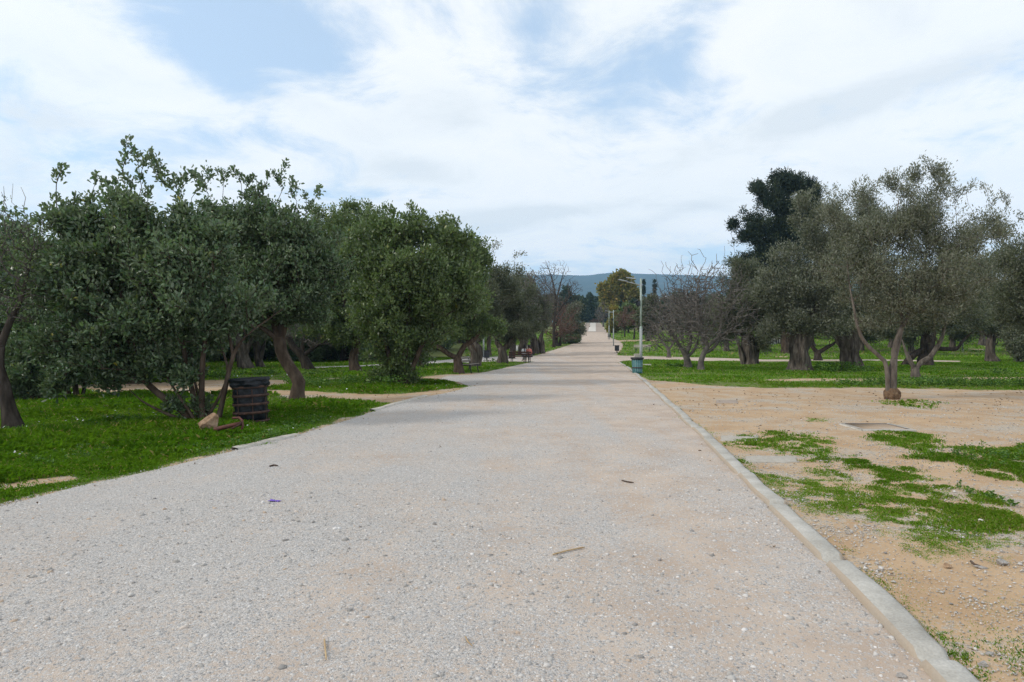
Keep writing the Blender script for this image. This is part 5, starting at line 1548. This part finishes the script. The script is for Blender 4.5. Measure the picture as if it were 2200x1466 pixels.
cuff.build('folded_rim', M['bag'], bag, smooth=True)

c0 = at(462, 940)
fp = empty('fallen_post', (c0.x, c0.y, c0.z + .07), 0, 'fallen rusty pipe post with a bent bracket lying beside the wire bin', 'post')
s = c0.y / F
def lp(px, py, dy=0):
    return ((px - CX) * s - c0.x, dy, HC - (py - CY) * s - c0.z)
MB().tube([lp(462, 932, -.05), lp(490, 925, -.02), lp(518, 919, .02)], .036, 14).build('pipe', M['rust_red'], fp, smooth=True)
MB().tube([lp(497, 908, .05), lp(512, 907, .04), lp(519, 912, .02), lp(522, 924, 0), lp(520, 932, -.02)], .020, 8).build('bracket', M['rust_red'], fp, smooth=True)
MB().tube([lp(500, 930, -.06), lp(515, 922, -.03), lp(520, 915, 0)], .013, 8).build('strut', M['rust'], fp, smooth=True)

# ------------------------------------------------------------------ benches
def bench(label, loc, rz, L=1.6, wood='wood_grey', group='park benches'):
    root = empty('park_bench', loc, rz, label, 'bench', group)
    st = MB()
    for k in range(4):
        st.box((0, -.16 + k * .115, .43 + .006 * k), (L, .095, .035), bev=.005)
    st.build('seat', M[wood], root)
    bk = MB()
    for k in range(2):
        bk.box((0, -.255 - .045 * k, .60 + .16 * k), (L, .03, .115), M=Matrix.Rotation(R(14), 4, 'X'), bev=.005)
    bk.build('backrest', M[wood], root)
    for sx in (-1, 1):
        x = sx * (L / 2 - .2)
        f = MB()
        f.tube([(x, -.33, .83), (x, -.27, .62), (x, -.22, .42), (x, -.27, .2), (x, -.33, -.02)], .026, 8)
        f.tube([(x, -.22, .40), (x, .22, .41)], .024, 8)
        f.tube([(x, .20, .41), (x, .18, .25), (x, .24, -.02)], .026, 8)
        f.build('leg', M['iron'], root, smooth=True)
    return root


c0 = at(1011, 801)
bench('empty weathered grey bench turned side-on beside the path on the left', c0, R(-104), 1.6)
cB = at(1119, 779)
benchp = bench('brown bench with its back to the viewer under two seated people', cB, R(-14), 1.75, 'wood_brown')
c0 = at(1381, 757)
bench('pale grey bench on the far right lawn facing the cross path', c0, R(178), 1.9)


# ------------------------------------------------------------------ people on the bench (seen from behind)
def skin_mesh(name, joints, edges, mat, parent, sub=2, root=0):
    me = bpy.data.meshes.new(name)
    me.from_pydata([j[:3] for j in joints], edges, [])
    me.materials.append(mat)
    o = bpy.data.objects.new(name, me)
    link(o, parent)
    sk = o.modifiers.new('skin', 'SKIN')
    sk.use_smooth_shade = True
    for i, j in enumerate(joints):
        v = me.skin_vertices[0].data[i]
        v.radius = (j[3], j[4] if len(j) > 4 else j[3])
        v.use_root = (i == root)
    sb = o.modifiers.new('subdiv', 'SUBSURF'); sb.levels = sub; sb.render_levels = sub
    return o


def person(label, loc, rz, shirt, hair, crossed, lean=0.0, tail=None):
    root = empty('person', loc, rz, label, 'person', None)
    J, E = [], []
    def j(*a):
        J.append(a); return len(J) - 1
    def chain(*ids):
        E.extend(zip(ids, ids[1:]))
    lx = lean
    pel = j(0, .0, .53, .13, .11); sp = j(lx * .3, -.03, .70, .12, .10); ch = j(lx * .7, -.01, .90, .145, .105); nk = j(lx, .02, 1.06, .05); hd0 = j(lx, .04, 1.13, .06)
    hd = j(lx, .045, 1.20, .088, .10); hd2 = j(lx, .04, 1.27, .07, .08)
    chain(pel, sp, ch, nk, hd0, hd, hd2)
    nose = j(lx, .135, 1.185, .014); chain(hd, nose)
    for sx in (-1, 1):
        ear = j(lx + sx * .082, .03, 1.19, .014); chain(hd, ear)
        sh = j(lx * .8 + sx * .16, 0, .98, .055); el = j(lx * .6 + sx * .22, .06, .74, .042); wr = j(sx * .12, .27, .62, .028); pm = j(sx * .10, .35, .61, .030, .018)
        chain(ch, sh, el, wr, pm)
        for q in range(4):
            k1 = j(sx * .10 + (q - 1.5) * .019, .395, .612, .0085); k2 = j(sx * .10 + (q - 1.5) * .021, .425 + .006 * (q in (1, 2)), .600, .008); k3 = j(sx * .10 + (q - 1.5) * .021, .44 + .01 * (q in (1, 2)), .58, .007)
            chain(pm, k1, k2, k3)
        t1 = j(sx * .055, .34, .60, .010); t2 = j(sx * .045, .375, .592, .0085); chain(wr, t1, t2)
        hp = j(sx * .09, .04, .52, .095)
        if crossed and sx == 1:
            kn = j(-.02, .44, .58, .062); an = j(-.24, .50, .22, .040); hl = j(-.26, .48, .17, .035); to = j(-.30, .60, .17, .03)
        else:
            kn = j(sx * .11, .44, .50, .062); an = j(sx * .12, .44, .10, .040); hl = j(sx * .12, .42, .05, .035); to = j(sx * .13, .56, .03, .03)
        chain(pel, hp, kn, an, hl, to)
    skin_mesh('body', J, E, M['skin'], root)
    # clothes: fitted over the body
    T = [(0, -.0, .50, .15, .13), (lx * .3, -.03, .70, .135, .115), (lx * .7, -.01, .90, .162, .12), (lx * .95, .01, 1.02, .075)]
    TE = [(0, 1), (1, 2), (2, 3)]
    for sx in (-1, 1):
        i0 = len(T)
        T += [(lx * .8 + sx * .165, 0, .98, .068), (lx * .6 + sx * .225, .06, .74, .055), (sx * .145, .23, .635, .042)]
        TE += [(2, i0), (i0, i0 + 1), (i0 + 1, i0 + 2)]
    skin_mesh('shirt', T, TE, shirt, root)
    Tr = [(0, .0, .50, .155, .13)]; TrE = []
    for sx in (-1, 1):
        i0 = len(Tr)
        if crossed and sx == 1:
            Tr += [(sx * .09, .05, .52, .105), (-.02, .44, .585, .074), (-.23, .50, .25, .055)]
        else:
            Tr += [(sx * .09, .05, .52, .105), (sx * .11, .44, .505, .074), (sx * .12, .44, .14, .055)]
        TrE += [(0, i0), (i0, i0 + 1), (i0 + 1, i0 + 2)]
    skin_mesh('trousers', Tr, TrE, M['cloth_grey'], root)
    H = [(lx, .01, 1.22, .098, .105), (lx, -.01, 1.285, .075, .08), (lx, -.045, 1.15, .075, .05)]
    HE = [(0, 1), (0, 2)]
    skin_mesh('hair', H, HE, M['hair'], root)
    if tail:
        T2 = [(lx, -.08, 1.20, .035), (lx + .005, -.125, 1.08, .034, .026), (lx * .8 + .01, -.15, .95, .032, .022), (lx * .6 + .012, -.15, .82, .022, .016)]
        skin_mesh('ponytail', T2, [(0, 1), (1, 2), (2, 3)], M['hair_blue'], root)
    for sx in (-1, 1):
        if crossed and sx == 1:
            Sj = [(-.245, .48, .20, .045), (-.262, .48, .165, .045), (-.31, .62, .165, .036)]
        else:
            Sj = [(sx * .12, .43, .10, .045), (sx * .12, .42, .045, .044), (sx * .13, .57, .035, .036)]
        skin_mesh('shoe', Sj, [(0, 1), (1, 2)], M['shoe'], root)
    return root


def bp(x, y, z=0.0):
    v = Matrix.Rotation(R(-14), 4, 'Z') @ Vector((x, y, 0))
    return Vector((cB.x + v.x, cB.y + v.y, tz(cB.x + v.x, cB.y + v.y) + z))


person('person in a white shirt with a long dark ponytail sitting on the brown bench', bp(.30, -.02, -.02), R(-10), M['cloth_white'], None, True, 0.0, tail=True)
person('person in a coral top with short dark hair leaning close on the brown bench', bp(.66, .06, -.02), R(22), M['cloth_coral'], None, False, -.08)

# ------------------------------------------------------------------ bins
c0 = at(1369, 803)
gb = empty('litter_bin', c0, 0, 'teal slatted litter bin with a dark rim by the nearest lamp post', 'litter bin', None)
gbody = MB().lathe([(.02, .03), (.225, .03), (.235, .05), (.262, .70), (.255, .70), (.22, .06), (.02, .06)], 32).build('body', M['teal'], gb, smooth=False)
for k in range(18):
    a = k * 2 * math.pi / 18
    o = MB().box((0, 0, 0), (.012, .034, .60), bev=.004).build('slat', M['teal_pale'], gbody)
    o.location = (.254 * math.cos(a), .254 * math.sin(a), .40); o.rotation_euler = (0, R(-2.4) * -1, a)
MB().lathe([(.256, .27), (.268, .275), (.268, .315), (.258, .32)], 32).build('band', M['rust'], gbody)
MB().lathe([(.25, .69), (.30, .70), (.325, .745), (.32, .80), (.30, .80), (.295, .75), (.24, .72)], 32).build('rim', M['dark_plastic'], gb, smooth=True)
MB().lathe([(.05, .68), (.12, .70), (.25, .71)], 20).build('liner', M['bag'], gb)
for k in range(3):
    a = k * 2.1 + .4
    MB().tube([(.2 * math.cos(a), .2 * math.sin(a), -.02), (.2 * math.cos(a), .2 * math.sin(a), .05)], .02, 8).build('foot', M['rust'], gb)


def post_bin(label, loc, hgt=.85, group='dark bins on short posts'):
    root = empty('litter_bin', loc, 0, label, 'litter bin', group)
    MB().box((0, 0, hgt * .62), (.44, .36, hgt * .68), bev=.03).build('body', M['dark_plastic'], root)
    MB().box((0, 0, hgt * .97), (.50, .42, hgt * .05), bev=.015).build('rim', M['black_paint'], root)
    MB().tube([(0, 0, .02), (0, 0, hgt * .3)], .05, 10).build('post', M['black_paint'], root)
    MB().box((0, 0, .02), (.62, .46, .05), bev=.01).build('base', M['black_paint'], root)
    return root


post_bin('black bin on a post at the right edge of the path past the cross path', at(1325.5, 759))
post_bin('most distant black bin on the right beside the far lamp post', at(1309, 728.5))
post_bin('dark blue-black bin on a post on the cross path left of the forked olive', at(1046, 775.5))


# ------------------------------------------------------------------ lamp posts
def lamp(label, loc, H=4.7, rz=0.0, box=True, solar=True, group='pale green lamp posts', r=.055, joint=.47):
    root = empty('lamp_post', loc, rz, label, 'lamp post', group)
    MB().tube([(0, 0, -.1), (0, 0, H * joint)], r * 1.35, 16).build('lower_pole', M['pole_grey'], root, smooth=True)
    MB().lathe([(r * 1.35, H * joint), (r * 1.42, H * joint + .01), (r * 1.3, H * joint + .06), (r, H * joint + .12)], 16).build('joint', M['pole_green'], root, smooth=True)
    MB().tube([(0, 0, H * joint + .1), (0, 0, H)], r * .9, 16).build('upper_pole', M['pole_green'], root, smooth=True)
    MB().lathe([(r * 2.8, 0), (r * 2.8, .02), (r * 1.5, .03)], 16).build('base_plate', M['pole_grey'], root)
    z = H - .29
    arm = MB().tube([(0, 0, z - .04), (-.35, 0, z + .04), (-.72, 0, z + .13)], .022, 8).build('arm', M['lamp_grey'], root, smooth=True)
    MB().lathe([(r * 1.15, z - .1), (r * 1.15, z + .02)], 16).build('clamp', M['lamp_grey'], root)
    lamp_ = MB().box((0, 0, 0), (.46, .16, .05), bev=.018).build('luminaire', M['lamp_grey'], arm)
    lamp_.location = (-.90, 0, z + .185); lamp_.rotation_euler = (0, R(12), 0)
    if solar:
        brk = MB().tube([(-.45, 0, z + .06), (-.48, 0, z + .30)], .012, 6).build('bracket', M['lamp_grey'], arm)
        p = MB().box((0, 0, 0), (.42, .30, .03), bev=.006).build('solar_panel', M['lamp_grey'], arm)
        p.location = (-.50, 0, z + .31); p.rotation_euler = (R(10), R(6), 0)
    if box:
        q = MB().box((0, 0, 0), (.17, .15, .26), bev=.02).build('battery_box', M['dark_plastic'], root)
        q.location = (-.14, -.01, H * .735)
        q2 = MB().box((0, 0, 0), (.34, .28, .025), bev=.006).build('hood', M['dark_plastic'], q)
        q2.location = (-.11, -.01, .12); q2.rotation_euler = (0, R(-32), 0)
    return root


lamp('nearest pale green lamp post rising behind the teal bin', at(1377, 802), 4.75)
lamp('middle distant lamp post with a small black box on its pole', at(1318, 744), 4.7, solar=False)
lamp('most distant lamp post with a wide flat lamp head', at(1308.5, 730), 4.6, box=False, solar=False, rz=R(160))
lamp('slim lamp post half hidden by leaves behind the empty bench', at(1039, 768.5), 4.4, box=False, solar=False)
lamp('grey-blue lamp post in the right grove behind the horizontal olive limb', at(2068, 752.5), 4.7, box=False, solar=False)

c0 = at(1369, 781)
o = MB().box((0, 0, .33), (.42, .36, .72), bev=.02).build('concrete_block', M['concrete_pale'])
o.location = c0
tag(o, 'pale upright concrete block standing behind the teal bin', 'block')
slab('concrete_slab', 'thin pale slab in the grass to the right of the teal bin', 'slab', 1378, 1400, 784, 787.5, .05, 'concrete_pale', 5)

# ------------------------------------------------------------------ walls
def lowwall(label, px0, px1, py, h, thick=.3):
    a, b2 = at(px0, py), at(px1, py)
    L = (b2 - a).length
    root = empty('low_wall', (a + b2) / 2, math.atan2(b2.y - a.y, b2.x - a.x), label, 'wall')
    MB().box((0, 0, h / 2 - .1), (L, thick, h + .2), bev=.01).build('wall_body', M['wall_white'], root)
    MB().box((0, 0, h + .03), (L + .04, thick + .06, .06), bev=.01).build('coping', M['concrete_pale'], root)
    return root, L


w1, L1 = lowwall('low white wall with black painted letters among the right olives', 1600, 1712, 741, 1.0)
tc_ = bpy.data.curves.new('graffiti', 'FONT')
tc_.body = 'SHD'
tc_.size = 1.05; tc_.extrude = .004; tc_.offset = .012; tc_.space_character = .98
to = bpy.data.objects.new('graffiti_text', tc_)
COL.objects.link(to)
dg = bpy.context.evaluated_depsgraph_get()
me = bpy.data.meshes.new_from_object(to.evaluated_get(dg))
COL.objects.unlink(to); bpy.data.objects.remove(to)
me.materials.clear(); me.materials.append(M['black_paint'])
go = bpy.data.objects.new('graffiti', me)
link(go, w1)
s = w1.location.y / F
go.location = ((1650 - 1656) * s, -.156, .17); go.rotation_euler = (R(90), 0, 0)
w2, L2 = lowwall('low grey-white wall on the shaded lawn behind the seated people', 1104, 1150, 754, .62)

# end of the path: posts and dark fence
for px, lab in ((1255.5, 'left thin grey post at the end of the path'), (1265.5, 'right thin grey post at the end of the path')):
    o = MB().tube([(0, 0, -.2), (0, 0, 3.2), (0, 0, 3.25)], .16, 10).build('gate_post', M['pole_grey'], smooth=True)
    o.location = on_ground(px, 250)
    tag(o, lab, 'post', 'grey posts at the end of the path')
c0 = on_ground(1279, 252)
fe = empty('fence', c0, 0, 'dark low fence closing the end of the path', 'fence')
rl = MB()
for z in (.5, 1.0, 1.5):
    rl.box((0, 0, z), (4.4, .08, .2))
rl.build('rail', M['wood_brown'], fe)
for k in range(4):
    o = MB().box((0, 0, .8), (.14, .14, 1.8)).build('post', M['wood_brown'], fe); o.location = (-2.1 + 1.4 * k, .1, 0)

# ------------------------------------------------------------------ hills, houses on them
ridge_x = [-3000, 0, 600, 1000, 1150, 1190, 1230, 1265, 1285, 1310, 1340, 1375, 1450, 1530, 1700, 2200, 5200]
ridge_y = [645, 620, 608, 603, 597, 596, 598, 597.5, 595, 592, 592, 594.5, 596, 599, 605, 611, 645]
hpx = np.linspace(-2600, 4800, 460)
ht = np.linspace(0, 1, 70)
rp_ = np.interp(hpx, ridge_x, ridge_y)
HY0, HY1 = 1300.0, 4200.0
hy = np.where(ht <= .85, HY0 + (HY1 - HY0) * ht / .85, HY1 + (ht - .85) * 3000)
PXg, Yg = np.meshgrid(hpx, hy)
Xg = (PXg - CX) / F * Yg
hr = (CY - np.repeat(rp_[None], len(ht), 0)) / F * HY1 + HC
f = np.where(ht <= .85, ht / .85, 1)[:, None]
f = f * f * (3 - 2 * f)
nz = vnoise(Xg, Yg, 1 / 420., 5, 51) - .5
Zg = 4 + (hr - 4) * (f * .9 + .1 * f ** 3) + nz * 40 * f * (1 - f) * 2.2 + (vnoise(Xg, Yg, 1 / 45., 3, 52) - .5) * 9 * np.minimum(1, f * 4) - np.where(ht > .85, (ht - .85) * 700, 0)[:, None]
nn_ = len(hpx)
ii = (np.arange(len(ht) - 1)[:, None] * nn_ + np.arange(nn_ - 1)[None, :]).ravel()
m, nt, b = newmat('hill_forest')
tc = nd(nt, 'ShaderNodeTexCoord')
n1 = nd(nt, 'ShaderNodeTexNoise'); n1.inputs['Scale'].default_value = .012; n1.inputs['Detail'].default_value = 8; nt.links.new(tc.outputs['Object'], n1.inputs['Vector'])
n2 = nd(nt, 'ShaderNodeTexNoise'); n2.inputs['Scale'].default_value = .06; n2.inputs['Detail'].default_value = 6; nt.links.new(tc.outputs['Object'], n2.inputs['Vector'])
c1 = ramp(nt, [(.3, (.012, .022, .012)), (.5, (.028, .042, .022)), (.68, (.09, .082, .058))], mth(nt, 'MULTIPLY_ADD', n2.outputs[0], .5, mth(nt, 'MULTIPLY', n1.outputs[0], .5))).outputs[0]
nt.links.new(c1, b.inputs['Base Color']); b.inputs['Roughness'].default_value = 1; b.inputs['Specular IOR Level'].default_value = .05
bump_to(nt, b, n2.outputs[0], 1, 8)
hills = mesh_np('hills', np.stack([Xg.ravel(), Yg.ravel(), Zg.ravel()], 1), [np.stack([ii, ii + 1, ii + nn_ + 1, ii + nn_], 1)], m, smooth=True)
tag(hills, kind='structure')


def hill_z(x, y):
    px = x / y * F + CX
    j = np.clip(np.interp(px, hpx, np.arange(nn_)), 0, nn_ - 1.001); i = np.interp(y, hy, np.arange(len(ht)))
    j0 = int(j); i0 = int(min(i, len(ht) - 2))
    return float(Zg[i0, j0] * (1 - (i - i0)) + Zg[i0 + 1, j0] * (i - i0))


rr = random.Random(5)
hm = None
for k in range(16):
    px = rr.uniform(1385, 1480); y = rr.uniform(2000, 2700)
    x = (px - CX) / F * y
    z = hill_z(x, y)
    if hm is None:
        root = empty('house', (x, y, z), rr.uniform(-.6, .6), 'pale house with a tiled roof on the hazy hillside', 'house', 'houses on the hillside')
        mbw = MB().box((0, 0, 3), (15, 10, 12)); mbw.build('wall', M['house_wall'], root)
        MB().add([(-8, -6, 8.9), (8, -6, 8.9), (8, 6, 8.9), (-8, 6, 8.9), (-6, 0, 11.5), (6, 0, 11.5)], [(0, 1, 5, 4), (1, 2, 5), (2, 3, 4, 5), (3, 0, 4)]).build('roof', M['roof_tile'], root)
        hm = root
    else:
        r = copy_tree(hm, (x, y, z), rr.uniform(-.6, .6), rr.uniform(.5, 1.0), 'pale house with a tiled roof on the hazy hillside')

HAZE, SUN_E, SUN_ANG, EXPO, VEIL = 1.9e-4, 2.0, 7, 0.14, .58
DENOISE = True
BLOBS = [(430, 40, 120, 120, 0.0, .34), (590, 90, 180, 95, .15, .30), (560, 210, 150, 60, -.3, .2), (1170, 50, 75, 100, 0, .24), (1490, 55, 70, 60, 0, .2), (1330, 190, 110, 110, .4, .12), (740, 170, 120, 50, -.5, .2), (1560, 190, 100, 70, .3, .1), (600, 300, 130, 40, 0, .14),
         (250, 90, 170, 130, 0, -.2), (950, 140, 190, 150, 0, -.2), (1800, 90, 260, 120, 0, -.2), (700, 250, 140, 60, -.5, -.16)]
GREYS = [(1180, 455, 170, 18, 0.05, 0.46), (900, 365, 110, 30, -.1, 0.35), (1000, 215, 140, 60, -.2, 0.19), (1880, 205, 260, 30, .12, 0.35), (130, 265, 150, 30, -.1, 0.30), (40, 350, 60, 90, 0, 0.34), (1020, 490, 90, 22, 0, 0.30), (1450, 460, 120, 18, .2, 0.27), (1700, 260, 300, 40, .2, 0.22)]

# ------------------------------------------------------------------ air
m = bpy.data.materials.new('haze_air'); m.use_nodes = True
nt = m.node_tree
for n in list(nt.nodes):
    if n.type != 'OUTPUT_MATERIAL': nt.nodes.remove(n)
vol = nt.nodes.new('ShaderNodeVolumePrincipled')
vol.inputs['Color'].default_value = (.40, .67, 1, 1)
vol.inputs['Density'].default_value = HAZE
vol.inputs['Anisotropy'].default_value = .2
nt.links.new(vol.outputs[0], nt.nodes['Material Output'].inputs['Volume'])
hz = MB().box((0, 2400, 249), (11200, 5700, 504)).build('haze', m)
tag(hz, kind='stuff')

# ------------------------------------------------------------------ sky and sun
SUN_EL, SUN_AZ = R(36), R(254)
w = bpy.data.worlds.new('World'); S.world = w; w.use_nodes = True
nt = w.node_tree; L = nt.links
bgn = nt.nodes['Background']; bgn.inputs[1].default_value = .1
sky = nt.nodes.new('ShaderNodeTexSky'); sky.sky_type = 'NISHITA'; sky.sun_disc = False
sky.sun_elevation = SUN_EL; sky.sun_rotation = SUN_AZ; sky.altitude = 100; sky.air_density = 1.0; sky.dust_density = 2.0
tc = nt.nodes.new('ShaderNodeTexCoord')
sp = nt.nodes.new('ShaderNodeSeparateXYZ'); L.new(tc.outputs['Generated'], sp.inputs[0])
zz = mth(nt, 'MAXIMUM', sp.outputs[2], 0.0)
den = mth(nt, 'ADD', zz, .16)
cb = nt.nodes.new('ShaderNodeCombineXYZ')
L.new(mth(nt, 'DIVIDE', sp.outputs[0], den), cb.inputs[0]); L.new(mth(nt, 'DIVIDE', sp.outputs[1], den), cb.inputs[1])


def cnoise(scale, detail, rough, dist, off):
    mp = nt.nodes.new('ShaderNodeMapping'); mp.inputs['Location'].default_value = off
    L.new(cb.outputs[0], mp.inputs[0])
    n = nt.nodes.new('ShaderNodeTexNoise'); n.inputs['Scale'].default_value = scale; n.inputs['Detail'].default_value = detail
    n.inputs['Roughness'].default_value = rough; n.inputs['Distortion'].default_value = dist
    L.new(mp.outputs[0], n.inputs['Vector'])
    return n.outputs[0]


def skydir(px, py):
    v = Vector(((px - CX) / F, 1, (CY - py) / F)).normalized()
    return v


def blob(px, py, rx, ry, ang, amp):
    """an opening in (amp>0) or bank of (amp<0) cloud around a direction of the sky"""
    d = skydir(px, py)
    ex = Vector((d.y, -d.x, 0)).normalized(); ez = ex.cross(d).normalized()
    if ez.z < 0: ez = -ez
    c, s_ = math.cos(ang), math.sin(ang)
    u = ex * c + ez * s_; v = ez * c - ex * s_
    def dot(axis, sc):
        n = nt.nodes.new('ShaderNodeVectorMath'); n.operation = 'DOT_PRODUCT'
        n.inputs[1].default_value = axis
        L.new(tc.outputs['Generated'], n.inputs[0])
        o = mth(nt, 'SUBTRACT', n.outputs['Value'], axis.dot(d))
        return mth(nt, 'MULTIPLY', o, F / sc)
    a, b2 = dot(u, rx), dot(v, ry)
    q = mth(nt, 'ADD', mth(nt, 'MULTIPLY', a, a), mth(nt, 'MULTIPLY', b2, b2))
    return mth(nt, 'MULTIPLY', mth(nt, 'EXPONENT', mth(nt, 'MULTIPLY', q, -1.0)), amp)


nA = cnoise(1.05, 9, .56, .35, (3.1, 7.7, 0))
nB = cnoise(2.6, 10, .66, .5, (13.1, 2.7, 0))
cover = mth(nt, 'ADD', mth(nt, 'MULTIPLY_ADD', nB, 1.0, -.5), mth(nt, 'MULTIPLY_ADD', nA, 1.3, -.15))
for bl in BLOBS:
    cover = mth(nt, 'SUBTRACT', cover, blob(*bl))
mr = nt.nodes.new('ShaderNodeMapRange'); mr.interpolation_type = 'SMOOTHSTEP'
mr.inputs[1].default_value = .16; mr.inputs[2].default_value = .52
L.new(cover, mr.inputs[0])
nC = cnoise(2.2, 10, .62, .6, (23.1, 17.7, 0))
shade = nC
for bl in GREYS:
    shade = mth(nt, 'SUBTRACT', shade, blob(*bl))
ccol = ramp(nt, [(.15, (7.9, 8.25, 8.45)), (.40, (9.2, 9.4, 9.45)), (.58, (9.65, 9.7, 9.7))], shade).outputs[0]
# thin veil keeps the blue pale
sk2 = nt.nodes.new('ShaderNodeVectorMath'); sk2.operation = 'SCALE'; sk2.inputs['Scale'].default_value = 2.0
L.new(sky.outputs[0], sk2.inputs[0])
blue = mixc(nt, VEIL, sk2.outputs[0], (6.3, 7.7, 9.1))
# towards the horizon the deck closes
skyc = mixc(nt, mr.outputs[0], blue, ccol)
glow = mth(nt, 'MULTIPLY_ADD', mth(nt, 'EXPONENT', mth(nt, 'MULTIPLY', zz, -9.0)), .44, 1.0)      # the thin bright air low over the horizon
sg = nt.nodes.new('ShaderNodeVectorMath'); sg.operation = 'SCALE'
L.new(skyc, sg.inputs[0]); L.new(glow, sg.inputs['Scale'])
L.new(sg.outputs[0], bgn.inputs[0])

sl = bpy.data.lights.new('sun', 'SUN'); sl.energy = SUN_E; sl.angle = R(SUN_ANG); sl.color = (1, .94, .85)
so = bpy.data.objects.new('sun', sl); COL.objects.link(so)
to_sun = Vector((math.sin(SUN_AZ) * math.cos(SUN_EL), math.cos(SUN_AZ) * math.cos(SUN_EL), math.sin(SUN_EL)))
so.rotation_euler = (-to_sun).to_track_quat('-Z', 'Y').to_euler()
so.location = to_sun * 50

# ------------------------------------------------------------------ camera and render settings
cam = bpy.data.cameras.new('camera'); co_ = bpy.data.objects.new('camera', cam); COL.objects.link(co_)
co_.location = (0, 0, HC); co_.rotation_euler = (R(90), 0, 0)
cam.sensor_width = 36; cam.lens = 36 * F / 2200
cam.clip_start = .05; cam.clip_end = 20000
S.camera = co_
S.render.engine = 'CYCLES'
c = S.cycles
c.max_bounces = 7; c.diffuse_bounces = 3; c.glossy_bounces = 2; c.transmission_bounces = 3; c.transparent_max_bounces = 4; c.volume_bounces = 1
c.use_denoising = DENOISE
c.denoiser = 'OPENIMAGEDENOISE'
c.denoising_prefilter = 'NONE'
c.denoising_input_passes = 'RGB_ALBEDO_NORMAL'
c.caustics_reflective = False; c.caustics_refractive = False
c.sample_clamp_indirect = 6
S.view_settings.view_transform = 'Standard'; S.view_settings.look = 'None'
S.view_settings.exposure = EXPO; S.view_settings.gamma = 1
